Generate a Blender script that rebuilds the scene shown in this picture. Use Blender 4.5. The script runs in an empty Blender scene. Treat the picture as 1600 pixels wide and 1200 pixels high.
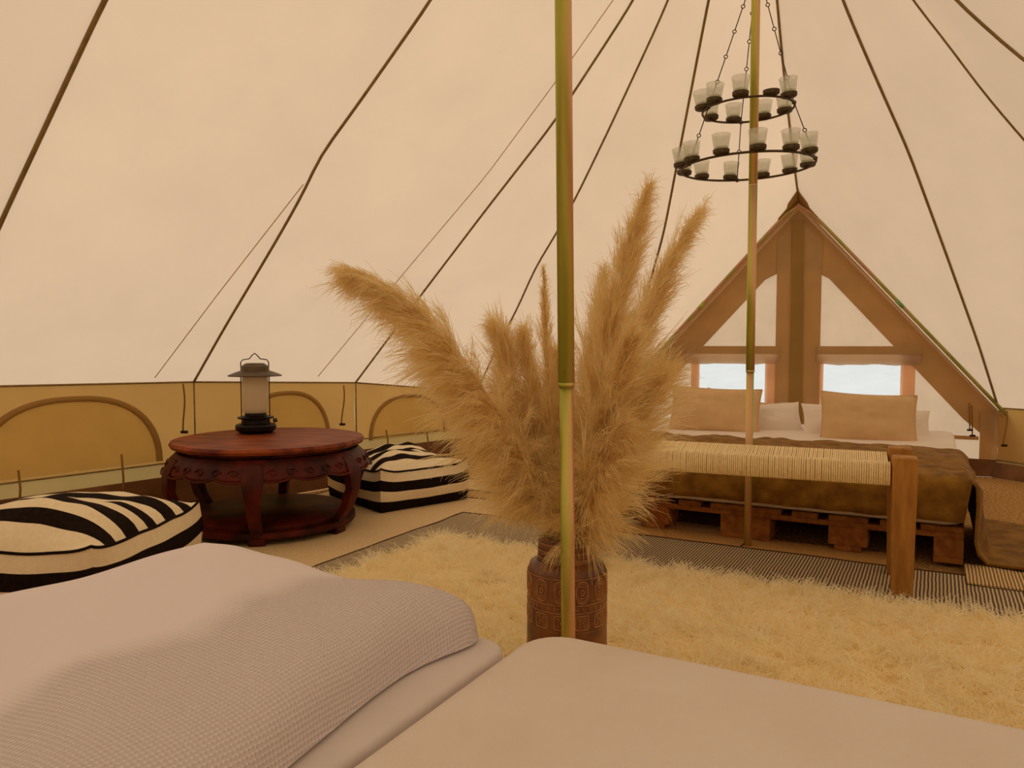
import bpy, math, random
import numpy as np
from mathutils import Vector, Matrix, noise as mnoise

random.seed(7); RNG = np.random.default_rng(7)
SC = bpy.context.scene
COL = SC.collection

# ------------------------------------------------------------------ camera, sky, exposure
CAM_H, FPX, PITCH = 0.85, 1200.0, math.radians(3.1)
cam_data = bpy.data.cameras.new('camera'); cam = bpy.data.objects.new('camera', cam_data)
COL.objects.link(cam); SC.camera = cam
cam.location = (0, 0, CAM_H); cam.rotation_euler = (math.pi/2 - PITCH, 0, 0)
cam_data.sensor_width = 36.0; cam_data.lens = 36.0*FPX/1600.0
cam_data.clip_start = 0.02

world = bpy.data.worlds.new('overcast_sky'); SC.world = world; world.use_nodes = True
_bg = world.node_tree.nodes['Background']
_bg.inputs['Color'].default_value = (1.0, 0.985, 0.96, 1); _bg.inputs['Strength'].default_value = 1.0

sun_d = bpy.data.lights.new('sun', 'SUN'); sun = bpy.data.objects.new('sun', sun_d); COL.objects.link(sun)
sun_d.energy = 0.8; sun_d.angle = math.radians(30); sun_d.color = (1.0, 0.93, 0.82)
sun.rotation_euler = (math.radians(48), 0, math.radians(212))

SC.view_settings.view_transform = 'Standard'; SC.view_settings.look = 'None'
SC.view_settings.gamma = 1.0; SC.view_settings.use_curve_mapping = False
SC.view_settings.exposure = 0.16
SC.cycles.max_bounces = 14; SC.cycles.diffuse_bounces = 8; SC.cycles.transmission_bounces = 10
SC.cycles.transparent_max_bounces = 16; SC.cycles.use_denoising = True

# ------------------------------------------------------------------ helpers: rays
_F = np.array([0, math.cos(PITCH), -math.sin(PITCH)]); _U = np.array([0, math.sin(PITCH), math.cos(PITCH)])
_R = np.array([1.0, 0, 0]); _C = np.array([0, 0, CAM_H])
def ray(u, v): return _F + (u-800)/FPX*_R + (600-v)/FPX*_U
def at_y(u, v, Y):
    d = ray(u, v); return _C + d*(Y/d[1])
def on_z(u, v, z=0.0):
    d = ray(u, v); return _C + d*((z-CAM_H)/d[2])
def proj(p):
    q = np.asarray(p, float) - _C; f = q@_F
    return 800 + FPX*(q@_R)/f, 600 - FPX*(q@_U)/f
def V3(*a): return np.array(a, float)

AX = V3(0.483, 0.876, 0); AX /= np.linalg.norm(AX)      # long axis of the tent
NL = V3(-AX[1], AX[0], 0)                                 # across, towards the left
UP = V3(0, 0, 1)

# ------------------------------------------------------------------ helpers: objects
def tag(o, label=None, cat=None, group=None, kind=None):
    if label: o['label'] = label
    if cat: o['category'] = cat
    if group: o['group'] = group
    if kind: o['kind'] = kind
    return o
def empty(name, loc=(0, 0, 0), rz=0.0, label=None, cat=None, group=None, kind=None, parent=None):
    o = bpy.data.objects.new(name, None); COL.objects.link(o)
    o.location = tuple(loc); o.rotation_euler = (0, 0, rz); o.empty_display_size = 0.05
    if parent: o.parent = parent
    return tag(o, label, cat, group, kind)
def copy_tree(o, parent=None):
    c = o.copy(); COL.objects.link(c); c.parent = parent
    for ch in list(o.children): copy_tree(ch, c)
    return c

class MB:
    def __init__(s): s.v = []; s.f = []; s.m = []
    def add(s, verts, faces, mi=0):
        n = len(s.v); s.v.extend([tuple(map(float, p)) for p in verts])
        s.f.extend([tuple(i+n for i in f) for f in faces]); s.m.extend([mi]*len(faces)); return s
    def box(s, c, size, axes=None, mi=0):
        ax = axes or (V3(1, 0, 0), V3(0, 1, 0), UP); c = np.asarray(c, float); h = [x/2 for x in size]
        vs = [c + sx*h[0]*ax[0] + sy*h[1]*ax[1] + sz*h[2]*ax[2] for sz in (-1, 1) for sy in (-1, 1) for sx in (-1, 1)]
        return s.add(vs, [(0, 2, 3, 1), (4, 5, 7, 6), (0, 1, 5, 4), (2, 6, 7, 3), (0, 4, 6, 2), (1, 3, 7, 5)], mi)
    def tube(s, pts, r, n=6, closed=False, caps=True):
        P = np.asarray(pts, float); k = len(P); rr = np.broadcast_to(np.asarray(r, float), (k,))
        if closed: T = np.roll(P, -1, 0) - np.roll(P, 1, 0)
        else: T = np.gradient(P, axis=0)
        T /= np.linalg.norm(T, axis=1)[:, None] + 1e-12
        ref = V3(0, 0, 1) if abs(T[0][2]) < 0.9 else V3(1, 0, 0)
        vs = []; nrm = ref - T[0]*(ref@T[0])
        for i in range(k):
            nrm = nrm - T[i]*(nrm@T[i]); nrm /= np.linalg.norm(nrm) + 1e-12; b = np.cross(T[i], nrm)
            for j in range(n):
                a = 2*math.pi*j/n; vs.append(P[i] + rr[i]*(math.cos(a)*nrm + math.sin(a)*b))
        fs = []
        for i in range(k if closed else k-1):
            i2 = (i+1) % k
            for j in range(n): fs.append((i*n+j, i*n+(j+1) % n, i2*n+(j+1) % n, i2*n+j))
        if caps and not closed: fs += [tuple(range(n))[::-1], tuple((k-1)*n+j for j in range(n))]
        return s.add(vs, fs)
    def lathe(s, prof, n=32, c=(0, 0, 0), rad=None):
        vs = []; fs = []; m = len(prof)
        for (r, z) in prof:
            for j in range(n):
                a = 2*math.pi*j/n; q = r*(rad(a) if rad else 1)
                vs.append((c[0]+q*math.cos(a), c[1]+q*math.sin(a), c[2]+z))
        for i in range(m-1):
            for j in range(n): fs.append((i*n+j, i*n+(j+1) % n, (i+1)*n+(j+1) % n, (i+1)*n+j))
        if prof[0][0] > 1e-6: fs.append(tuple(range(n))[::-1])
        if prof[-1][0] > 1e-6: fs.append(tuple((m-1)*n+j for j in range(n)))
        return s.add(vs, fs)
    def grid(s, G, mi=0, mfun=None, closed_u=False):
        G = np.asarray(G, float); a, b = G.shape[:2]; n = len(s.v)
        s.v.extend([tuple(p) for p in G.reshape(-1, 3)])
        for i in range(a if closed_u else a-1):
            i2 = (i+1) % a
            for j in range(b-1):
                s.f.append((n+i*b+j, n+i2*b+j, n+i2*b+j+1, n+i*b+j+1)); s.m.append(mfun(i, j) if mfun else mi)
        return s
    def build(s, name, mats, parent=None, smooth=True, bevel=0.0, loc=None, rz=0.0, kind=None, label=None, solid=0.0, auto=None):
        me = bpy.data.meshes.new(name); me.from_pydata(s.v, [], s.f)
        mats = mats if isinstance(mats, (list, tuple)) else [mats]
        for m in mats: me.materials.append(m)
        if len(mats) > 1: me.polygons.foreach_set('material_index', s.m)
        me.polygons.foreach_set('use_smooth', [smooth]*len(me.polygons)); me.update()
        o = bpy.data.objects.new(name, me); COL.objects.link(o)
        if parent: o.parent = parent
        if loc is not None: o.location = tuple(loc)
        o.rotation_euler = (0, 0, rz)
        if solid:
            md = o.modifiers.new('thickness', 'SOLIDIFY'); md.thickness = solid; md.offset = 0
        if bevel:
            md = o.modifiers.new('bevel', 'BEVEL'); md.width = bevel; md.segments = 2; md.limit_method = 'ANGLE'
            md.angle_limit = math.radians(40)
        if auto: me.set_sharp_from_angle(angle=math.radians(auto))
        return tag(o, label, kind=kind)
def link_copy(src, parent, rz=None, loc=None):
    c = src.copy(); COL.objects.link(c); c.parent = parent
    if rz is not None: c.rotation_euler = (0, 0, rz)
    if loc is not None: c.location = tuple(loc)
    return c
def np_mesh(name, V, quads, mat, parent=None, smooth=True):
    me = bpy.data.meshes.new(name); nv = len(V); nf = len(quads)
    me.vertices.add(nv); me.vertices.foreach_set('co', np.ascontiguousarray(V, np.float32).ravel())
    me.loops.add(nf*4); me.loops.foreach_set('vertex_index', np.ascontiguousarray(quads, np.int32).ravel())
    me.polygons.add(nf); me.polygons.foreach_set('loop_start', np.arange(0, nf*4, 4, dtype=np.int32))
    me.polygons.foreach_set('use_smooth', np.full(nf, smooth)); me.materials.append(mat); me.update(calc_edges=True)
    o = bpy.data.objects.new(name, me); COL.objects.link(o)
    if parent: o.parent = parent
    return o
def ribbons(P, W, taper=0.25):
    """P (n,k,3) curves, W (n,) width -> verts, quads"""
    n, k, _ = P.shape
    T = np.gradient(P, axis=1); T /= np.linalg.norm(T, axis=2)[..., None] + 1e-12
    rnd = RNG.normal(size=(n, 1, 3)); side = np.cross(T, rnd); side /= np.linalg.norm(side, axis=2)[..., None] + 1e-12
    w = W[:, None, None]*np.linspace(1, taper, k)[None, :, None]/2
    V = np.stack([P - side*w, P + side*w], axis=2).reshape(n*k*2, 3)
    base = (np.arange(n)[:, None]*k + np.arange(k-1)[None, :])*2
    Q = np.stack([base, base+1, base+3, base+2], axis=-1).reshape(-1, 4)
    return V, Q
def nz(x, y, z=0.0): return mnoise.noise(Vector((x, y, z)))

# ------------------------------------------------------------------ materials
def srgb(r, g, b):
    f = lambda c: (c/255/12.92) if c/255 <= 0.04045 else ((c/255+0.055)/1.055)**2.4
    return (f(r), f(g), f(b), 1.0)
def new_mat(name):
    m = bpy.data.materials.new(name); m.use_nodes = True; nt = m.node_tree
    return m, nt, nt.nodes, nt.links, nt.nodes['Principled BSDF'], nt.nodes['Material Output']
def mat(name, c1, c2=None, rough=0.7, scale=20.0, stretch=None, metal=0.0, bump=0.0, bscale=None, detail=4.0, spec=0.3, sheen=0.0, pos=(0.35, 0.65)):
    m, nt, N, L, b, out = new_mat(name)
    b.inputs['Roughness'].default_value = rough; b.inputs['Metallic'].default_value = metal
    b.inputs['Specular IOR Level'].default_value = spec
    if sheen: b.inputs['Sheen Weight'].default_value = sheen
    tc = N.new('ShaderNodeTexCoord'); mp = N.new('ShaderNodeMapping'); L.new(tc.outputs['Object'], mp.inputs['Vector'])
    if stretch: mp.inputs['Scale'].default_value = stretch
    if c2 is not None:
        t = N.new('ShaderNodeTexNoise'); t.inputs['Scale'].default_value = scale; t.inputs['Detail'].default_value = detail
        L.new(mp.outputs['Vector'], t.inputs['Vector'])
        r = N.new('ShaderNodeValToRGB'); r.color_ramp.elements[0].color = c1; r.color_ramp.elements[1].color = c2
        r.color_ramp.elements[0].position = pos[0]; r.color_ramp.elements[1].position = pos[1]
        L.new(t.outputs['Fac'], r.inputs['Fac']); L.new(r.outputs['Color'], b.inputs['Base Color'])
    else: b.inputs['Base Color'].default_value = c1
    if bump:
        t2 = N.new('ShaderNodeTexNoise'); t2.inputs['Scale'].default_value = bscale or scale*3; t2.inputs['Detail'].default_value = 3
        L.new(mp.outputs['Vector'], t2.inputs['Vector'])
        bp = N.new('ShaderNodeBump'); bp.inputs['Strength'].default_value = bump; bp.inputs['Distance'].default_value = 0.01
        L.new(t2.outputs['Fac'], bp.inputs['Height']); L.new(bp.outputs['Normal'], b.inputs['Normal'])
    return m
def cloth(name, refl, trans, mixf=0.5, scale=6.0, var=0.06, bump=0.1):
    """woven canvas that lets daylight through: diffuse + translucent"""
    m, nt, N, L, b, out = new_mat(name); N.remove(b)
    tc = N.new('ShaderNodeTexCoord'); t = N.new('ShaderNodeTexNoise'); t.inputs['Scale'].default_value = scale; t.inputs['Detail'].default_value = 6
    L.new(tc.outputs['Object'], t.inputs['Vector'])
    def tint(c):
        r = N.new('ShaderNodeValToRGB'); r.color_ramp.elements[0].position = 0.3; r.color_ramp.elements[1].position = 0.7
        r.color_ramp.elements[0].color = tuple(x*(1-var) for x in c[:3])+(1,); r.color_ramp.elements[1].color = tuple(min(1, x*(1+var)) for x in c[:3])+(1,)
        L.new(t.outputs['Fac'], r.inputs['Fac']); return r
    d = N.new('ShaderNodeBsdfDiffuse'); tr = N.new('ShaderNodeBsdfTranslucent'); mx = N.new('ShaderNodeMixShader')
    L.new(tint(refl).outputs['Color'], d.inputs['Color']); L.new(tint(trans).outputs['Color'], tr.inputs['Color'])
    mx.inputs['Fac'].default_value = mixf
    L.new(d.outputs[0], mx.inputs[1]); L.new(tr.outputs[0], mx.inputs[2]); L.new(mx.outputs[0], out.inputs['Surface'])
    if bump:
        t2 = N.new('ShaderNodeTexNoise'); t2.inputs['Scale'].default_value = 2.2; t2.inputs['Detail'].default_value = 3
        L.new(tc.outputs['Object'], t2.inputs['Vector'])
        bp = N.new('ShaderNodeBump'); bp.inputs['Strength'].default_value = bump; bp.inputs['Distance'].default_value = 0.012
        L.new(t2.outputs['Fac'], bp.inputs['Height']); L.new(bp.outputs['Normal'], d.inputs['Normal']); L.new(bp.outputs['Normal'], tr.inputs['Normal'])
    return m
M = {}
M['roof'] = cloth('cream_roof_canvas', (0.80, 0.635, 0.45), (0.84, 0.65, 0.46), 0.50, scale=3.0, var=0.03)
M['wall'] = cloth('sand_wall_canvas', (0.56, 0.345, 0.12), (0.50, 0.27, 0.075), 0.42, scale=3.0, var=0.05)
M['flap'] = cloth('sand_window_flap', (0.66, 0.49, 0.22), (0.98, 0.88, 0.56), 0.68)
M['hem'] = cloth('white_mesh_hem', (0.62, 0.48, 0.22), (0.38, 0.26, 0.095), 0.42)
M['door'] = cloth('cream_door_canvas', (0.76, 0.60, 0.43), (0.80, 0.62, 0.44), 0.5)
M['double'] = cloth('double_layer_canvas', (0.66, 0.46, 0.22), (0.66, 0.43, 0.18), 0.42)
M['triple'] = cloth('triple_layer_canvas', (0.50, 0.31, 0.10), (0.36, 0.20, 0.05), 0.38)
M['peach'] = cloth('peach_canvas', (0.82, 0.62, 0.45), (0.97, 0.72, 0.53), 0.66)
M['band'] = cloth('tan_curtain_canvas', (0.70, 0.54, 0.37), (0.72, 0.53, 0.35), 0.5)  # slightly darker than the door canvas
M['tape'] = mat('seam_tape_canvas', srgb(150, 124, 74), srgb(132, 108, 62), 0.9, 30)
M['guyshadow'] = mat('guy_shadow_tone', srgb(196, 168, 130), rough=0.9)  # colour of the guy-line shadows drawn on the roof canvas
M['tub'] = mat('brown_groundsheet', srgb(128, 84, 38), srgb(104, 64, 26), 0.55, 8, bump=0.25, bscale=14, spec=0.4)
M['cord'] = mat('tie_cord', srgb(140, 100, 45), rough=0.9)
M['toggle'] = mat('dark_toggle', srgb(40, 28, 16), rough=0.5)
def pvc():
    m, nt, N, L, b, out = new_mat('frosted_window_vinyl'); N.remove(b)
    tr = N.new('ShaderNodeBsdfTranslucent'); tr.inputs['Color'].default_value = (0.93, 0.95, 1.0, 1)
    tp = N.new('ShaderNodeBsdfTransparent'); tp.inputs['Color'].default_value = (0.84, 0.88, 0.97, 1); gl = N.new('ShaderNodeBsdfGlossy'); gl.inputs['Roughness'].default_value = 0.15
    a = N.new('ShaderNodeMixShader'); a.inputs['Fac'].default_value = 0.5; c = N.new('ShaderNodeMixShader'); c.inputs['Fac'].default_value = 0.04
    L.new(tr.outputs[0], a.inputs[1]); L.new(tp.outputs[0], a.inputs[2]); L.new(a.outputs[0], c.inputs[1]); L.new(gl.outputs[0], c.inputs[2])
    t = N.new('ShaderNodeTexNoise'); t.inputs['Scale'].default_value = 9; bp = N.new('ShaderNodeBump'); bp.inputs['Strength'].default_value = 0.5
    bp.inputs['Distance'].default_value = 0.03
    tc = N.new('ShaderNodeTexCoord'); L.new(tc.outputs['Object'], t.inputs['Vector']); L.new(t.outputs['Fac'], bp.inputs['Height']); L.new(bp.outputs['Normal'], tr.inputs['Normal'])
    L.new(c.outputs[0], out.inputs['Surface']); return m
M['pvc'] = pvc()
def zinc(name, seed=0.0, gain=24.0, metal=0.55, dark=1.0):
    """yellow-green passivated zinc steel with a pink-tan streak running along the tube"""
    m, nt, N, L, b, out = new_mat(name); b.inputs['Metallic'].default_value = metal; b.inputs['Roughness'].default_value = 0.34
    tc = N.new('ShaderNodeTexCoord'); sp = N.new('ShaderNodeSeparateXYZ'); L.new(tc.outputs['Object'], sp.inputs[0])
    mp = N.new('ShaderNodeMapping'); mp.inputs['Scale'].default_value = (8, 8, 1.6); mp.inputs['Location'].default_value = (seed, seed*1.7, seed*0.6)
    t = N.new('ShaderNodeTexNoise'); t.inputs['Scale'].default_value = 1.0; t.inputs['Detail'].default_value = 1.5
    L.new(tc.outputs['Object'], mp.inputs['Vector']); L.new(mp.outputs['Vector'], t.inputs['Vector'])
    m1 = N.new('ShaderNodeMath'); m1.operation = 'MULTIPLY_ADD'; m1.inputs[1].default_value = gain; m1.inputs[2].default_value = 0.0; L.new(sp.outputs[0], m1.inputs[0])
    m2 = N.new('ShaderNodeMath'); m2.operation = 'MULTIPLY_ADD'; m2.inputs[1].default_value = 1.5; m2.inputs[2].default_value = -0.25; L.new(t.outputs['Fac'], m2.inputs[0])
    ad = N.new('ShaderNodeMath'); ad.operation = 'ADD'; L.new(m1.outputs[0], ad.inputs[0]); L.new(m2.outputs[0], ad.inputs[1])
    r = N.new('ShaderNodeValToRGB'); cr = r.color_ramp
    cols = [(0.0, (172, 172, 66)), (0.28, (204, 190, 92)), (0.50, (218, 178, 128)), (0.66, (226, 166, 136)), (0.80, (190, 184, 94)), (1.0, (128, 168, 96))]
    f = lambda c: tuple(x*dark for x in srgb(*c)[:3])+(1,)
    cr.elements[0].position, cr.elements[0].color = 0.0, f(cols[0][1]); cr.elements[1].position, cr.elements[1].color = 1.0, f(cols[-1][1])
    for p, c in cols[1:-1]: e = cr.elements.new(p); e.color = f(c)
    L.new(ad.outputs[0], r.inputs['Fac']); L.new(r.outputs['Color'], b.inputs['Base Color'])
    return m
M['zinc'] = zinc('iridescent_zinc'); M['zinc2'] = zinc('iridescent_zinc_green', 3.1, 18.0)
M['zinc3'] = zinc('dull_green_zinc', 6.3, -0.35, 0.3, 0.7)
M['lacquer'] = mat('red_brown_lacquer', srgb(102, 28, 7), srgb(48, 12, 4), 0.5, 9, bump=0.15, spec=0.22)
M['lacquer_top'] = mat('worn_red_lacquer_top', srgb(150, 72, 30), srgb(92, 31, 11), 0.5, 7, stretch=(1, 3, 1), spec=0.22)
M['black'] = mat('black_enamel', srgb(16, 9, 6), srgb(26, 15, 10), 0.4, 30, spec=0.2)
M['iron'] = mat('dark_iron', srgb(92, 78, 52), srgb(72, 60, 38), 0.6, 40, metal=0.2)
M['pewter'] = mat('grey_painted_metal', srgb(104, 88, 66), srgb(84, 70, 52), 0.5, 20, metal=0.3)
def frosted(name, col, trans=0.75, rough=0.6):
    m, nt, N, L, b, out = new_mat(name); N.remove(b)
    d = N.new('ShaderNodeBsdfDiffuse'); d.inputs['Color'].default_value = col; tr = N.new('ShaderNodeBsdfTranslucent'); tr.inputs['Color'].default_value = col
    tp = N.new('ShaderNodeBsdfTransparent'); gl = N.new('ShaderNodeBsdfGlossy'); gl.inputs['Roughness'].default_value = rough
    a = N.new('ShaderNodeMixShader'); a.inputs['Fac'].default_value = 0.6; L.new(d.outputs[0], a.inputs[1]); L.new(tr.outputs[0], a.inputs[2])
    c = N.new('ShaderNodeMixShader'); c.inputs['Fac'].default_value = trans; L.new(a.outputs[0], c.inputs[1]); L.new(tp.outputs[0], c.inputs[2])
    e = N.new('ShaderNodeMixShader'); e.inputs['Fac'].default_value = 0.06; L.new(c.outputs[0], e.inputs[1]); L.new(gl.outputs[0], e.inputs[2])
    L.new(e.outputs[0], out.inputs['Surface']); return m
M['lampglass'] = frosted('frosted_lantern_glass', (0.96, 0.89, 0.70, 1), 0.25)
M['cup'] = frosted('frosted_candle_glass', (0.80, 0.84, 0.72, 1), 0.70)
M['wax'] = mat('candle_wax', srgb(205, 200, 160), rough=0.6)
M['cream'] = mat('cream_knit', srgb(244, 230, 196), srgb(238, 222, 184), 0.95, 60, bump=0.25, bscale=300)
M['inkblack'] = mat('black_knit', srgb(26, 16, 10), srgb(36, 24, 16), 0.95, 60, bump=0.25, bscale=300, spec=0.1)
M['wood'] = mat('honey_pine', srgb(186, 134, 60), srgb(150, 102, 42), 0.55, 6, stretch=(6, 6, 1.0), bump=0.08)
M['pallet'] = mat('rough_pallet_pine', srgb(172, 114, 52), srgb(136, 84, 36), 0.8, 9, stretch=(3, 3, 3), bump=0.15)
M['rope'] = mat('natural_cotton_cord', srgb(250, 232, 184), srgb(240, 218, 166), 0.9, 80, bump=0.2, bscale=400)
M['velvet'] = mat('olive_velvet', srgb(150, 110, 40), srgb(116, 80, 26), 0.8, 14, bump=0.7, bscale=22, sheen=0.08, spec=0.1)
M['linen'] = mat('tan_linen', srgb(216, 182, 136), srgb(208, 174, 126), 0.9, 12, bump=0.15, bscale=260)
M['white'] = mat('white_cotton', srgb(236, 226, 214), srgb(228, 216, 202), 0.9, 4, bump=0.05, bscale=30)
M['sheet'] = mat('white_bed_sheet', srgb(222, 214, 212), srgb(214, 206, 202), 0.85, 5, bump=0.06, bscale=20)
M['plush'] = mat('plush_mattress_cover', srgb(228, 218, 208), srgb(222, 210, 198), 0.95, 5, bump=0.12, bscale=220)
def waffle():
    m, nt, N, L, b, out = new_mat('white_waffle_cotton'); b.inputs['Roughness'].default_value = 0.9; b.inputs['Specular IOR Level'].default_value = 0.2
    tc = N.new('ShaderNodeTexCoord'); sp = N.new('ShaderNodeSeparateXYZ'); L.new(tc.outputs['UV'], sp.inputs[0]); so = N.new('ShaderNodeSeparateXYZ'); L.new(tc.outputs['Object'], so.inputs[0])
    def sine(o, f):
        a = N.new('ShaderNodeMath'); a.operation = 'MULTIPLY'; a.inputs[1].default_value = f; L.new(o, a.inputs[0])
        s_ = N.new('ShaderNodeMath'); s_.operation = 'SINE'; L.new(a.outputs[0], s_.inputs[0]); return s_
    f = 2*math.pi/0.0072
    mu = N.new('ShaderNodeMath'); mu.operation = 'MULTIPLY'; L.new(sine(sp.outputs[0], f/2).outputs[0], mu.inputs[0]); L.new(sine(sp.outputs[1], f/2).outputs[0], mu.inputs[1])
    ab = N.new('ShaderNodeMath'); ab.operation = 'ABSOLUTE'; L.new(mu.outputs[0], ab.inputs[0])
    # the waffle weave covers the rolled side; the rest is plain weave
    nz_ = N.new('ShaderNodeTexNoise'); nz_.inputs['Scale'].default_value = 3.0; L.new(tc.outputs['Object'], nz_.inputs['Vector'])
    ad = N.new('ShaderNodeMath'); ad.operation = 'MULTIPLY_ADD'; ad.inputs[1].default_value = 0.22; L.new(nz_.outputs['Fac'], ad.inputs[0]); L.new(so.outputs[0], ad.inputs[2])
    mr = N.new('ShaderNodeMapRange'); mr.inputs['From Min'].default_value = 0.48; mr.inputs['From Max'].default_value = 0.42; L.new(ad.outputs[0], mr.inputs['Value'])
    h = N.new('ShaderNodeMath'); h.operation = 'MULTIPLY'; L.new(ab.outputs[0], h.inputs[0]); L.new(mr.outputs[0], h.inputs[1])
    bp = N.new('ShaderNodeBump'); bp.inputs['Strength'].default_value = 0.8; bp.inputs['Distance'].default_value = 0.003; bp.invert = True
    L.new(h.outputs[0], bp.inputs['Height']); L.new(bp.outputs['Normal'], b.inputs['Normal'])
    r = N.new('ShaderNodeMix'); r.data_type = 'RGBA'; r.inputs[6].default_value = srgb(232, 224, 226); r.inputs[7].default_value = srgb(210, 198, 196)
    L.new(h.outputs[0], r.inputs[0]); L.new(r.outputs[2], b.inputs['Base Color']); return m
M['waffle'] = waffle()
M['coir'] = mat('speckled_coir_carpet', srgb(216, 176, 112), srgb(146, 102, 54), 0.95, 85, bump=0.8, bscale=110, spec=0.1)
M['beige'] = mat('beige_flatweave', srgb(226, 200, 154), srgb(212, 184, 138), 0.95, 120, bump=0.4, bscale=200, spec=0.1)
M['tan'] = mat('tan_flatweave', srgb(206, 162, 100), srgb(190, 146, 86), 0.95, 90, bump=0.3, bscale=200, spec=0.1)
M['edge'] = mat('dark_rug_binding', srgb(78, 52, 26), rough=0.9)
def stripes(name, cols, period, bumpd=0.003):
    m, nt, N, L, b, out = new_mat(name); b.inputs['Roughness'].default_value = 0.95; b.inputs['Specular IOR Level'].default_value = 0.1
    tc = N.new('ShaderNodeTexCoord'); mp = N.new('ShaderNodeMapping'); L.new(tc.outputs['Object'], mp.inputs['Vector'])
    w = N.new('ShaderNodeTexWave'); w.wave_type = 'BANDS'; w.bands_direction = 'X'; w.inputs['Scale'].default_value = 2*math.pi/(20*period)
    w.inputs['Distortion'].default_value = 1.2; w.inputs['Detail'].default_value = 1.0; w.inputs['Detail Scale'].default_value = 0.6
    L.new(mp.outputs['Vector'], w.inputs['Vector'])
    r = N.new('ShaderNodeValToRGB'); r.color_ramp.elements[0].color = cols[0]; r.color_ramp.elements[1].color = cols[1]
    r.color_ramp.elements[0].position = 0.35; r.color_ramp.elements[1].position = 0.62
    L.new(w.outputs['Fac'], r.inputs['Fac']); L.new(r.outputs['Color'], b.inputs['Base Color'])
    bp = N.new('ShaderNodeBump'); bp.inputs['Strength'].default_value = 0.5; bp.inputs['Distance'].default_value = bumpd
    L.new(w.outputs['Fac'], bp.inputs['Height']); L.new(bp.outputs['Normal'], b.inputs['Normal']); return m
M['stripe'] = stripes('grey_striped_weave', [srgb(98, 84, 66), srgb(206, 186, 150)], 0.0115)
M['palestripe'] = stripes('cream_striped_weave', [srgb(140, 110, 70), srgb(222, 196, 146)], 0.011)
def fibre(name, c1, c2, tr=0.35, rough=0.8):
    m, nt, N, L, b, out = new_mat(name); N.remove(b)
    tc = N.new('ShaderNodeTexCoord'); t = N.new('ShaderNodeTexNoise'); t.inputs['Scale'].default_value = 24; L.new(tc.outputs['Object'], t.inputs['Vector'])
    r = N.new('ShaderNodeValToRGB'); r.color_ramp.elements[0].color = c1; r.color_ramp.elements[1].color = c2
    r.color_ramp.elements[0].position = 0.35; r.color_ramp.elements[1].position = 0.65; L.new(t.outputs['Fac'], r.inputs['Fac'])
    d = N.new('ShaderNodeBsdfDiffuse'); q = N.new('ShaderNodeBsdfTranslucent'); x = N.new('ShaderNodeMixShader'); x.inputs['Fac'].default_value = tr
    L.new(r.outputs['Color'], d.inputs['Color']); L.new(r.outputs['Color'], q.inputs['Color']); L.new(d.outputs[0], x.inputs[1]); L.new(q.outputs[0], x.inputs[2])
    L.new(x.outputs[0], out.inputs['Surface']); return m
M['plume'] = fibre('golden_pampas_fluff', srgb(242, 222, 164), srgb(250, 236, 190), 0.5)
M['plumedark'] = fibre('russet_grass_leaf', srgb(120, 62, 26), srgb(150, 84, 38), 0.3)
M['stem'] = mat('dry_grass_stem', srgb(176, 120, 56), srgb(140, 88, 36), 0.7, 20)
M['shag'] = fibre('cream_shag_wool', srgb(250, 240, 204), srgb(255, 250, 224), 0.4)
M['shagbase'] = mat('cream_rug_backing', srgb(244, 222, 168), srgb(232, 206, 148), 0.95, 20)
M['clay'] = mat('brown_glazed_stoneware', srgb(140, 88, 42), srgb(96, 56, 25), 0.42, 18, bump=0.1, spec=0.5)
M['clayrim'] = mat('worn_tan_relief', srgb(190, 134, 80), srgb(162, 108, 60), 0.45, 40, spec=0.5)
M['grass'] = mat('window_brightening_ground', srgb(186, 190, 180), srgb(204, 206, 196), 0.95, 3)  # invented pale ground tone so the door windows read bright

# ------------------------------------------------------------------ tent: plan, poles, roof, walls
NPB, NPT0 = at_y(888, 990, 1.58), at_y(880, 0, 1.58)
_d = (NPT0-NPB)/(NPT0[2]-NPB[2]); NEAR0 = NPB - _d*NPB[2]; TN = NPB + _d*(3.13-NPB[2])
FAR0 = on_z(1168, 858); _t = at_y(1181, 0, FAR0[1]); _d2 = (_t-FAR0)/_t[2]; TF = FAR0 + _d2*3.13
TM = (TN+TF)/2
APEXC = at_y(1248, 312, 5.15); E_DOOR = V3(0.96, -0.28, 0); KD = 1.125
def door_pt(s, off=0.0, z=None):
    n = V3(-0.28, -0.96, 0)                     # into the room
    p = APEXC + E_DOOR*s + n*off
    p[2] = APEXC[2] - KD*abs(s) if z is None else z
    return p
def foot(u, v, Y): return at_y(u, v, Y)
FEET = {
    'A': foot(-110, 606, 3.0), 'B': foot(302, 597, 3.85), 'C': foot(555, 598, 4.65), 'D': foot(745, 612, 5.38),
    'E': door_pt(-1.2), 'F': door_pt(1.206)}
TIPS = {'A': TN, 'B': TM, 'C': TF, 'D': TF, 'E': TF, 'F': TF}
def mirror(p, pole, lateral=1.0):
    r = p - pole; al, la = r@AX, r@NL
    q = pole + AX*al - NL*la*lateral; q[2] = 0.5; return q
POLE_F, POLE_N = V3(FAR0[0], FAR0[1], 0), V3(NEAR0[0], NEAR0[1], 0); POLE_M = (POLE_F+POLE_N)/2
FEET['G'] = V3(3.62, 3.62, 0.46); FEET['H'] = V3(3.42, 2.35, 0.50)
FEET['I'] = mirror(FEET['B'], POLE_M); FEET['J'] = mirror(FEET['A'], POLE_N)
TIPS.update({'G': TF, 'H': TF, 'I': TM, 'J': TN})
for k, th in zip('KLMNO', (148, 121, 94, 64, 32)):
    a = math.radians(th); q = POLE_N + 2.62*(math.cos(a)*NL - math.sin(a)*AX); q[2] = 0.6; FEET[k] = q; TIPS[k] = TN
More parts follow.
